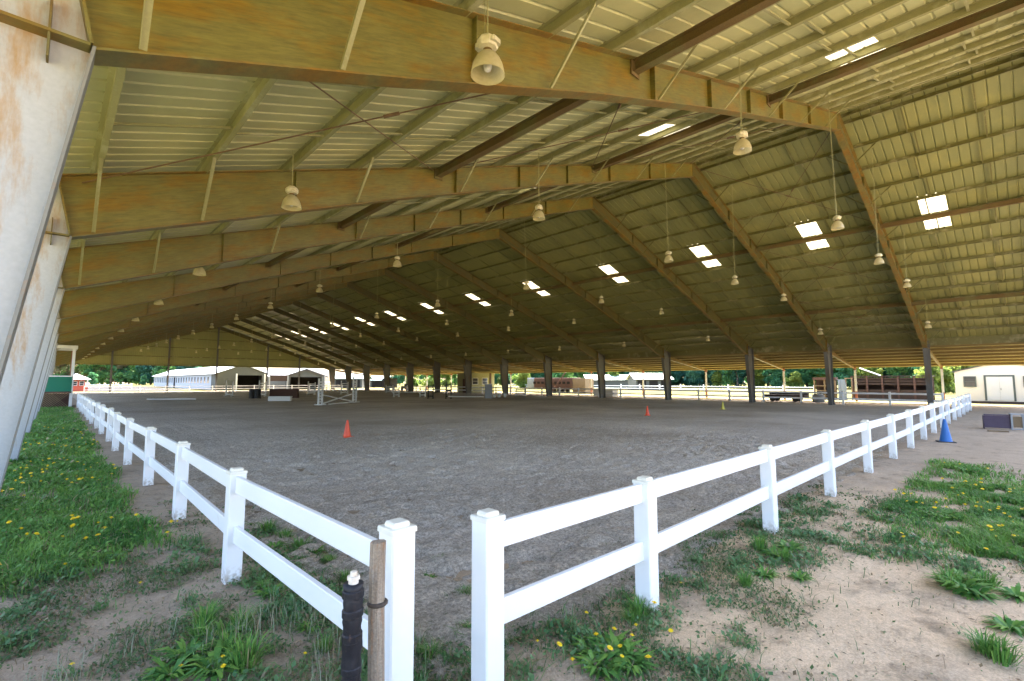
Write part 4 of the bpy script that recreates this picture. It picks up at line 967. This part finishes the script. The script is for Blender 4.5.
# ------------------------------------------------------------------ trees
def crown_mesh(name, seed, hgt, rad, nleaf, pal, squash=1.0, size=0.5):
    g = np.random.default_rng(seed); lumps = []
    for i in range(30):
        a = g.uniform(0, 2*np.pi); z = g.uniform(0.10, 0.98)*hgt; env = rad*np.sin(np.pi*np.clip((z/hgt+0.10)/1.15, 0, 1))**0.6
        rr = g.uniform(0.15, 0.95)*env; lumps.append((rr*np.cos(a), rr*np.sin(a), z, g.uniform(0.22, 0.46)*rad, g.uniform(0, 1)))
    P = []; T = []
    for k in range(nleaf):
        L = lumps[g.integers(len(lumps))]; d = g.normal(size=3); d /= np.linalg.norm(d); r = L[3]*g.uniform(0.45, 1.1)
        P.append((L[0]+d[0]*r, L[1]+d[1]*r, L[2]+d[2]*r*0.8)); T.append(L[4]+g.uniform(-.35, .35))
    P = np.array(P); T = np.clip(np.array(T), 0, 1)
    keep = P[:, 2] > 0.3; P = P[keep]; T = T[keep]; n = len(P)
    u = g.normal(size=(n, 3)); u /= np.linalg.norm(u, axis=1)[:, None]; w_ = g.normal(size=(n, 3)); v = np.cross(u, w_); v /= np.linalg.norm(v, axis=1)[:, None]
    s_ = (g.uniform(0.6, 1.3, n)*size)[:, None]
    V = np.stack([P-u*s_, P+v*s_*0.55, P+u*s_, P-v*s_*0.55], 1).reshape(-1, 3)
    c = np.array(pal[0])[None]*(1-T[:, None])+np.array(pal[1])[None]*T[:, None]
    return np_mesh(name, V, 4, np.arange(len(V)), M_leaf, np.repeat(c, 4, 0))
def trunk_mesh(hgt, seed):
    random.seed(seed); m = MB(); m.tube((0, 0, -0.2), (0.1, 0.05, hgt*0.35), 0.26, 0.18, 8, False); m.tube((0.1, 0.05, hgt*0.35), (0.0, 0.1, hgt*0.75), 0.18, 0.06, 8, False)
    for i in range(6):
        z = hgt*random.uniform(0.25, 0.6); a = random.uniform(0, 6.28); L = hgt*0.25
        m.tube((0.08, 0.05, z), (L*math.cos(a), L*math.sin(a), z+L*0.7), 0.09, 0.025, 6, False)
    me = bpy.data.meshes.new('trunk'); me.from_pydata(m.v, [], m.f); me.materials.append(M_bark); return me
PALS = [((0.035, 0.145, 0.075), (0.12, 0.29, 0.11)), ((0.05, 0.17, 0.07), (0.18, 0.34, 0.09)), ((0.035, 0.125, 0.09), (0.09, 0.23, 0.13)), ((0.10, 0.17, 0.03), (0.22, 0.27, 0.06))]
VAR = [(crown_mesh('crown', 11+i, 13+i % 2*2, 4.8, 4600, PALS[[0, 1, 2, 0, 1][i]]), trunk_mesh(12, i)) for i in range(5)]
YG = [(crown_mesh('crown', 31+i, 8, 3.8, 3000, PALS[3]), trunk_mesh(7, 20+i)) for i in range(2)]
BR = [(crown_mesh('crown', 41, 12, 4.6, 2600, ((0.16, 0.12, 0.06), (0.22, 0.19, 0.09)), size=0.3), trunk_mesh(11, 30))]
random.seed(5)
def tree(x, y, sc, var, label, group, name='tree'):
    t = thing(name, label, 'tree', (x, y, 0), random.uniform(0, 6.28), group); t.scale = (sc*random.uniform(.9, 1.1), sc*random.uniform(.9, 1.1), sc*random.uniform(.9, 1.15))
    cm, tm = var; link_mesh('trunk', tm, t); link_mesh('crown', cm, t); return t
g1 = 'trees in the wood beyond the right pasture'
for i in range(84):
    f = (i % 42)/41; y = -45+f*190; x = (126 if i < 42 else 138)+random.uniform(-4, 4)+6*math.sin(f*9)+f*10; y += 2.3*(i >= 42)
    tree(x, y, random.uniform(0.9, 1.25), random.choice(VAR), 'dense green tree in the wood along the right pasture edge', g1)
for i in range(40):
    f = i/39; y = -30+f*180; x = 119+random.uniform(-3, 3)+f*10
    tree(x, y, random.uniform(0.42, 0.65), random.choice(VAR+YG), 'low leafy tree at the front of the wood along the right pasture', 'low trees at the front of the right wood')
for i, (u, dd, sc) in enumerate(((468, 165, 0.9), (455, 170, 0.7), (440, 160, 0.8), (520, 150, 0.8), (535, 155, 0.9), (548, 150, 0.8), (400, 190, .8), (425, 185, .7))):
    r_ = ray(u, 381); tree(r_.x*dd, r_.y*dd, sc, random.choice(VAR), 'green tree far off between the right columns', 'trees far off between the right columns')
for i, (u, dd, sc) in enumerate(((412, 140, .75), (432, 135, .8), (447, 140, .7), (470, 120, .6), (523, 110, .5), (616, 122, .6), (930, 66, 0.42), (941, 68, 0.46), (948, 74, .5), (936, 84, .6), (962, 80, .6))):
    r_ = ray(u, 381); tree(r_.x*dd, r_.y*dd, sc, random.choice(YG), 'bright yellow green bushy tree in the sun', 'sunlit yellow green trees', 'bushy_tree')
for i in range(30):
    u = 60+(i % 15)*10+random.uniform(-3, 3)+4*(i > 14); dd = random.uniform(200, 215)+26*(i > 14); r_ = ray(u, 381)
    v_ = BR[0] if u < 130 and i % 2 == 0 else random.choice(VAR)
    tree(r_.x*dd, r_.y*dd, random.uniform(0.9, 1.25), v_, ('bare brownish tree in the far left tree line' if v_ is BR[0] else 'green tree in the far left tree line'), 'brown trees in the far left line' if v_ is BR[0] else 'green trees in the far left line')
for (u, dd) in ((92, 190), (144, 195), (118, 200)):
    r_ = ray(u, 381); tree(r_.x*dd, r_.y*dd, 0.35, random.choice(VAR), 'small round bush at the edge of the far left field', 'bushes at the far left field', 'bush')

# ------------------------------------------------------------------ grass, weeds and dandelions
def gz(x, y): return ground_h(np.asarray(x, float), np.asarray(y, float))
def zone_left(x, y):      # thick strip between columns and fence
    n = fbm(x*1.1+3, y*1.1, 3)-0.5
    a = smooth01((1.12+0.55*n-x)/0.35)*smooth01((y-5.9-2.0*n)/0.8)*smooth01((45.4-y)/0.5)
    return a*(0.35+0.65*smooth01((fbm(x*2.2+60, y*1.6, 3)-0.36)*7))
def zone_right(x, y):     # ragged patch right of the gate
    n = fbm(x*0.9+50, y*0.9+7, 4)
    a = smooth01((1.55-y)/0.25)*smooth01((y+1.2)/0.4)*smooth01((x-6.0-0.6*np.maximum(0, 1-y))/1.0)*smooth01((15-x)/3)
    return a*(smooth01((n-0.46)*6)*0.85+0.10)*smooth01((fbm(x*3+8,y*3,2)-.36)*6)
def zone_weeds(x, y):     # sparse cover elsewhere round the gate
    n = fbm(x*1.4+90, y*1.4+20, 4)
    bare = smooth01((x-2.4)/0.6)*smooth01((1.45-y)/0.35)*smooth01((7.5-x)/1.5)
    arena_in = smooth01((np.minimum(x-1.4, y-2.3)-1.0)/0.5)
    d = (smooth01((n-0.44)*6)*0.60+0.07)*(1+0.25*smooth01((1.0-x)/0.6)*smooth01((y-2.5)/1))
    return d*(1-0.93*bare)*(1-arena_in)*smooth01((16-np.hypot(x, y))/8)
def scatter(n, xr, yr, zone, dexp=1.6, dref=3.5):
    out = []
    while sum(len(o) for o in out) < n:
        m_ = 200000; x = rng.uniform(*xr, m_); y = rng.uniform(*yr, m_)
        d = np.hypot(x, y); p = zone(x, y)*np.minimum(1, (dref/np.maximum(d, 0.1))**dexp)
        # keep only what could be seen from about here
        fw_ = x*math.sin(YAW)+y*math.cos(YAW); p = p*(fw_ > 0.6)
        k = rng.random(m_) < p; out.append(np.stack([x[k], y[k]], 1))
        if len(out) > 60: break
    return np.concatenate(out)[:n]
def blades(name, pts, hmin, hmax, wid, pal, lean=0.5, label='', scale_d=True):
    n = len(pts); x, y = pts[:, 0], pts[:, 1]; z = gz(x, y)-0.005
    d = np.hypot(x, y); far = np.clip(d/5, 1, 5) if scale_d else np.ones(n)
    clump = fbm(x*2.3, y*2.3, 2)
    h = rng.uniform(hmin, hmax, n)*(0.55+0.9*clump); a = rng.uniform(0, 2*np.pi, n); ln = h*rng.uniform(0.1, lean*1.6, n)
    dx, dy = np.cos(a)*ln, np.sin(a)*ln; w_ = wid*rng.uniform(0.6, 1.4, n)*far**0.7; b = a+np.pi/2+rng.uniform(-.6, .6, n); wx, wy = np.cos(b)*w_/2, np.sin(b)*w_/2
    V = np.empty((n, 6, 3))
    V[:, 0] = np.stack([x-wx, y-wy, z], 1); V[:, 1] = np.stack([x+wx, y+wy, z], 1)
    V[:, 2] = np.stack([x+dx*.35+wx*.85, y+dy*.35+wy*.85, z+h*.6], 1); V[:, 3] = np.stack([x+dx*.35-wx*.85, y+dy*.35-wy*.85, z+h*.6], 1)
    V[:, 4] = np.stack([x+dx+wx*.15, y+dy+wy*.15, z+h*(1-.25*lean)], 1); V[:, 5] = np.stack([x+dx-wx*.15, y+dy-wy*.15, z+h*(1-.25*lean)], 1)
    i = np.arange(n)[:, None]*6; q = np.concatenate([i+np.array([[0, 1, 2, 3]]), i+np.array([[3, 2, 4, 5]])], 1).reshape(-1)
    t = np.clip(fbm(x*1.7+5, y*1.7, 3)*1.2-0.1+rng.uniform(-.3, .3, n), 0, 1)[:, None]
    c = np.array(pal[0])*(1-t)+np.array(pal[1])*t
    dry = rng.random(n) < pal[3]; c[dry] = np.array(pal[2])*rng.uniform(.7, 1.2, (dry.sum(), 1))
    o = link_mesh(name, np_mesh(name, V.reshape(-1, 3), 4, q, M_grass, np.repeat(c, 6, 0)))
    return tag(o, label, None, None, 'stuff')
def leaves(name, pts, size, pal, label, lift=0.03):
    """small oval leaves lying near the ground"""
    n = len(pts); x, y = pts[:, 0], pts[:, 1]; z = gz(x, y)+rng.uniform(0.0, lift, n)
    d = np.hypot(x, y); s_ = size*rng.uniform(.5, 1.4, n)*np.clip(d/5, 1, 4)**.7; a = rng.uniform(0, 2*np.pi, n); ti = rng.uniform(-.1, .9, n)
    ux, uy, uz = np.cos(a)*np.cos(ti), np.sin(a)*np.cos(ti), np.sin(ti); vx, vy = -np.sin(a), np.cos(a)
    rl = rng.uniform(-.5, .5, n)
    P = np.stack([x, y, z], 1); U = np.stack([ux, uy, uz], 1)*s_[:, None]; Vv = np.stack([vx, vy, rl], 1)*s_[:, None]*0.32
    W = np.stack([P, P+U*.45+Vv, P+U, P+U*.45-Vv], 1).reshape(-1, 3)
    t = np.clip(fbm(x*2.7+35, y*2.7, 3)*1.2-0.1+rng.uniform(-.35, .35, n), 0, 1)[:, None]
    c = np.array(pal[0])*(1-t)+np.array(pal[1])*t; dry = rng.random(n) < pal[3]; c[dry] = np.array(pal[2])*rng.uniform(.6, 1.2, (dry.sum(), 1))
    o = link_mesh(name, np_mesh(name, W, 4, np.arange(4*n), M_grass, np.repeat(c, 4, 0)))
    return tag(o, label, None, None, 'stuff')
GP = ((0.050, 0.175, 0.038), (0.20, 0.36, 0.07), (0.30, 0.25, 0.13), 0.05)
WP = ((0.06, 0.125, 0.045), (0.15, 0.225, 0.085), (0.26, 0.20, 0.12), 0.22)
blades('grass', scatter(80000, (-3.0, 1.4), (3.2, 46), zone_left, 1.25, 5), 0.06, 0.17, 0.0075, GP, 0.8, 'thick green grass strip between the left columns and the white fence')
leaves('clover', scatter(15000, (-3.0, 1.4), (3.2, 30), zone_left, 1.4, 5), 0.035, GP, 'broad weed leaves low in the left grass strip', 0.10)
blades('grass', scatter(26000, (3, 16), (-1.5, 1.8), zone_right, 0.9, 6), 0.05, 0.14, 0.0065, GP, 0.8, 'ragged green grass patch on the sandy ground right of the fence')
leaves('clover', scatter(10000, (3, 16), (-1.5, 1.8), zone_right, 0.9, 6), 0.03, GP, 'low clover mixed into the right grass patch', 0.05)
blades('weeds', scatter(24000, (-3, 10), (-1, 9), zone_weeds, 1.2, 3), 0.025, 0.10, 0.005, WP, 0.9, 'sparse weeds on the bare soil about the gate gap')
leaves('weeds', scatter(66000, (-3, 10), (-1, 9), zone_weeds, 1.2, 3), 0.027, WP, 'low creeping weed leaves on the bare soil', 0.025)
# many small weed mats, thickest along the fence feet and on the left
mats = []
while len(mats) < 250:
    x = random.uniform(-2.2, 8.5); y = random.uniform(0.4, 6.6)
    if 2.35 < x < 6.3 and y < 1.42 and not (x < 3.2 and y > 1.0): continue
    if min(x-1.4, y-2.25) > 0.15+0.9*random.random()**1.5: continue
    if x > 1 and y > 3.6 and x > 2.1: continue
    if x < 1.2 and random.random() < 0.4: continue
    if y < 0.75*x*0 + 0.5 and x < 5: continue
    mats.append((x, y, random.uniform(0.05, 0.20)*(1.15 if x < 1 else 1)))
for i in range(46): mats.append((random.uniform(1.45, 2.0)+0.25*random.random()**3, random.uniform(2.9, 5.6), random.uniform(0.05, 0.15)))
for i in range(26): mats.append((random.uniform(1.3, 2.3), random.uniform(2.0, 3.1), random.uniform(0.04, 0.11)))
mp = []
for x, y, r_ in mats:
    k = int(900*r_*r_*18/ (1+0.25*math.hypot(x, y)))+10; a = rng.uniform(0, 6.28, k); q = r_*np.sqrt(rng.random(k))*(1+.5*np.sin(3*a+x*9)); mp.append(np.stack([x+q*np.cos(a), y+q*np.sin(a)], 1))
mp = np.concatenate(mp); sel = rng.random(len(mp)) < 0.5
blades('weeds', mp[sel], 0.03, 0.12, 0.006, ((0.065, 0.18, 0.055), (0.19, 0.32, 0.11), (0.30, 0.25, 0.15), 0.12), 1.0, 'small weed mats along the fence feet and in the gate gap')
leaves('weeds', mp[~sel], 0.036, ((0.065, 0.165, 0.065), (0.17, 0.28, 0.12), (0.28, 0.22, 0.14), 0.12), 'leafy weed mats along the fence feet and in the gate gap', 0.05)
# dry seeding stems
def zone_stem(x, y): return smooth01((1.5-np.abs(x-0.5))/1.0)*smooth01((1.3-np.abs(y-3.2))/0.8)*smooth01((fbm(x*2+60, y*2, 3)-.42)*8)
blades('dry_stems', scatter(1300, (-1.5, 2.2), (1.2, 5), zone_stem, 0.5, 4), 0.10, 0.24, 0.004, ((0.24, 0.28, 0.18), (0.34, 0.36, 0.26), (0.36, 0.28, 0.17), 0.3), 0.35, 'pale seeding weed stems on the soil left of the fence', False)
# litter: twigs and pebbles
n = 2600; lp_ = scatter(n, (-3, 9), (-1, 7), lambda x, y: 0.3+0*x, 1.3, 3); x, y = lp_[:, 0], lp_[:, 1]; z = gz(x, y)+0.004
L = rng.uniform(.01, .05, len(x)); a = rng.uniform(0, 6.28, len(x)); w_ = rng.uniform(.002, .006, len(x))
dx, dy = np.cos(a)*L, np.sin(a)*L; wx, wy = -np.sin(a)*w_, np.cos(a)*w_
W = np.stack([np.stack([x, y, z], 1), np.stack([x+dx/2+wx, y+dy/2+wy, z+.006], 1), np.stack([x+dx, y+dy, z+.002], 1), np.stack([x+dx/2-wx, y+dy/2-wy, z+.001], 1)], 1).reshape(-1, 3)
c = np.array((0.16, 0.12, 0.08))*rng.uniform(.4, 2.0, (len(x), 1))
tag(link_mesh('litter', np_mesh('litter', W, 4, np.arange(4*len(x)), M_grass, np.repeat(c, 4, 0))), 'twigs and chips scattered on the soil', None, None, 'stuff')

# individual leafy clumps in the foreground
def clump_mesh(seed, kind):
    g = np.random.default_rng(seed); V = []; C = []
    n = 150 if kind == 'tuft' else 70
    for i in range(n):
        a = g.uniform(0, 6.28)
        if kind == 'tuft':
            r0 = g.uniform(0, 0.09); h_ = g.uniform(.08, .22); o_ = g.uniform(.02, .16); wd = g.uniform(.003, .006)
            p0 = np.array([r0*np.cos(a), r0*np.sin(a), -0.01]); p1 = p0+[o_*.4*np.cos(a), o_*.4*np.sin(a), h_*.7]; p2 = p0+[o_*np.cos(a), o_*np.sin(a), h_*.9]
        else:
            L_ = g.uniform(.07, .19); up = g.uniform(.1, .9); wd = g.uniform(.009, .019)
            p0 = np.array([.01*np.cos(a), .01*np.sin(a), 0.0]); p1 = p0+[L_*.5*np.cos(a), L_*.5*np.sin(a), L_*.5*up]; p2 = p0+[L_*np.cos(a), L_*np.sin(a), L_*.55*up*g.uniform(.3, 1.2)]
        s_ = np.array([-np.sin(a), np.cos(a), 0])*wd
        if kind == 'tuft': V += [p0-s_, p0+s_, p1+s_*.8, p1-s_*.8, p1-s_*.8, p1+s_*.8, p2+s_*.1, p2-s_*.1]
        else: V += [p0-s_*.25, p0+s_*.25, p1+s_, p1-s_, p1-s_, p1+s_, p2+s_*.15, p2-s_*.15]
        t = g.uniform(); c_ = np.array(GP[0])*(1-t)+np.array(GP[1])*t
        if g.uniform() < .06: c_ = np.array(GP[2])
        C += [c_]*8
    return np_mesh('weed_clump', np.array(V), 4, np.arange(len(V)), M_grass, np.array(C))
CM = {k: [clump_mesh(60+i, k) for i in range(4)] for k in ('tuft', 'rosette')}
def clump(kind, u, v, sc, label, group):
    p = G(u, v); o = link_mesh('grass_tuft' if kind == 'tuft' else 'leafy_weed', random.choice(CM[kind])); o.location = (p.x, p.y, float(gz(p.x, p.y)))
    o.rotation_euler = (0, 0, random.uniform(0, 6.28)); o.scale = (sc, sc, sc*random.uniform(.8, 1.1)); tag(o, label, 'grass tuft' if kind == 'tuft' else 'weed', group)
for u, v, k, sc in ((200, 640, 'tuft', .75), (228, 655, 'tuft', .8), (185, 660, 'rosette', 1.1), (215, 672, 'rosette', 1.2), (240, 632, 'tuft', .8), (170, 676, 'rosette', 1.0), (245, 668, 'tuft', 1), (205, 625, 'tuft', .9), (222, 640, 'rosette', 1.1)):
    clump(k, u, v, sc, 'green weed in the clump at the lower left', 'weeds in the lower left clump')
for u, v, k, sc in ((618, 660, 'rosette', 1.2), (600, 672, 'rosette', 1.1), (632, 668, 'rosette', 1.0), (612, 650, 'rosette', 1.0), (590, 655, 'rosette', .8)):
    clump(k, u, v, sc, 'dark leafy weed in the flowering clump below the right fence', 'leafy weeds below the right fence')
for u, v, k, sc in ((640, 617, 'tuft', .75), (632, 622, 'tuft', .6)):
    clump(k, u, v, sc, 'grass tuft at the foot of the second right fence post', 'tufts at the second right post')
for u, v, k, sc in ((960, 590, 'rosette', 1.5), (975, 596, 'rosette', 1.2), (950, 584, 'tuft', 1.0), (985, 586, 'tuft', .9), (968, 580, 'rosette', 1.1)):
    clump(k, u, v, sc, 'dark green weed in the clump on the bare sand at right', 'weeds on the bare sand at right')
for u, v, k, sc in ((285, 535, 'tuft', .8), (300, 545, 'tuft', .8), (268, 528, 'tuft', .9), (330, 560, 'tuft', .6), (255, 522, 'rosette', .9), (315, 548, 'rosette', .8), (275, 545, 'rosette', .8), (345, 575, 'tuft', .5)):
    clump(k, u, v, sc, 'green tuft seen through the near panel of the left fence', 'tufts inside the left fence')
for u, v, k, sc in ((775, 556, 'rosette', 1.0), (790, 552, 'rosette', 1.0), (760, 550, 'tuft', .8), (800, 580, 'rosette', .7), (745, 585, 'tuft', .6), (765, 575, 'rosette', .8), (785, 560, 'tuft', .7)):
    clump(k, u, v, sc, 'green weed clump by the third right fence post', 'weeds by the third right post')
for u, v, k, sc in ((1000, 660, 'tuft', .9), (985, 652, 'tuft', .8), (1010, 630, 'rosette', 1.0), (1018, 600, 'rosette', 1.0)):
    clump(k, u, v, sc, 'grass tuft at the lower right corner of the sand', 'tufts at lower right')
for u, v, k, sc in ((432, 640, 'rosette', .6), (440, 560, 'tuft', .6), (430, 575, 'rosette', .6), (455, 610, 'rosette', .7), (465, 590, 'tuft', .5), (430, 655, 'tuft', .6), (450, 545, 'rosette', .6), (470, 628, 'tuft', .5)):
    clump(k, u, v, sc, 'small weed growing in the gate gap between the two end posts', 'weeds in the gate gap')
for u, v, k, sc in ((270, 596, 'rosette', .9), (262, 590, 'tuft', .5), (310, 630, 'rosette', .6), (325, 650, 'tuft', .5)):
    clump(k, u, v, sc, 'low weed on the soil under the near left rails', 'weeds under the near left rails')
# dandelions
def dandelion_mesh():
    m = MB(); m.mi = 0; m.tube((0, 0, 0), (0.012, 0.006, 1.0), 0.0022, 0.0018, 5, False)
    return m
dm = MB(); dm.mi = 1; dm.tube((0, 0, -0.02), (0.004, 0.0, 0.118), 0.0022, 0.0020, 5, False)
dm.mi = 0
for ring, (r0, nn, zz) in enumerate(((0.022, 14, 0.118), (0.015, 10, 0.124), (0.008, 7, 0.129))):
    for i in range(nn):
        a = 6.283*i/nn+ring*.3; c_, s_ = math.cos(a), math.sin(a); w2 = r0*0.28
        dm._add([(0.004+c_*.002-s_*w2*.4, s_*.002+c_*w2*.4, 0.117), (0.004+c_*.002+s_*w2*.4, s_*.002-c_*w2*.4, 0.117), (0.004+c_*r0+s_*w2, s_*r0-c_*w2, zz), (0.004+c_*r0-s_*w2, s_*r0+c_*w2, zz)], [(0, 1, 2, 3)])
dm.lathe([(0.004, 0.108), (0.010, 0.114), (0.012, 0.119)], 8, (0.004, 0, 0))
d0 = dm.build('dandelion', [M_petal, M_stem], fix=False); dme = d0.data
first = [True]
def dandelion(x, y, label, group, sc=1.0):
    o = d0 if first[0] else d0.copy()
    if not first[0]: col.objects.link(o)
    first[0] = False
    d = math.hypot(x, y); k = sc*random.uniform(0.75, 1.25)
    o.location = (x, y, float(gz(x, y))); o.rotation_euler = (random.uniform(-.35, .35), random.uniform(-.35, .35), random.uniform(0, 6.28)); o.scale = (k, k, k*random.uniform(.7, 1.25))
    tag(o, label, 'dandelion', group)
pts = scatter(260, (-2.2, 1.1), (5.6, 26), lambda x, y: zone_left(x, y)*smooth01((fbm(x*1.5+70, y*1.0, 3)-.38)*6), 1.0, 5)
for x, y in pts: dandelion(x, y, 'yellow dandelion in the grass strip beside the left columns', 'dandelions in the left grass strip', 1.2)
pts = scatter(85, (4.5, 14), (-1.0, 1.5), lambda x, y: zone_right(x, y)*smooth01((fbm(x*1.5+20, y*1.5, 3)-.42)*6), .6, 6)
for x, y in pts: dandelion(x, y, 'yellow dandelion in the grass patch right of the fence', 'dandelions in the right grass patch', 0.95)
for u, v in ((606, 664), (622, 655), (630, 648), (600, 652), (640, 640), (650, 672), (620, 668), (612, 645), (652, 618), (672, 640), (585, 620), (680, 588), (575, 681), (540, 655), (555, 655)):
    p = G(u, v); dandelion(p.x, p.y, 'yellow dandelion among the weeds below the right fence', 'dandelions below the right fence', .8)
for u, v in ((70, 676), (180, 677), (220, 672), (225, 680), (302, 663), (140, 590), (175, 530)):
    p = G(u, v); dandelion(p.x, p.y, 'yellow dandelion on the bare soil at lower left', 'dandelions at lower left', .8)
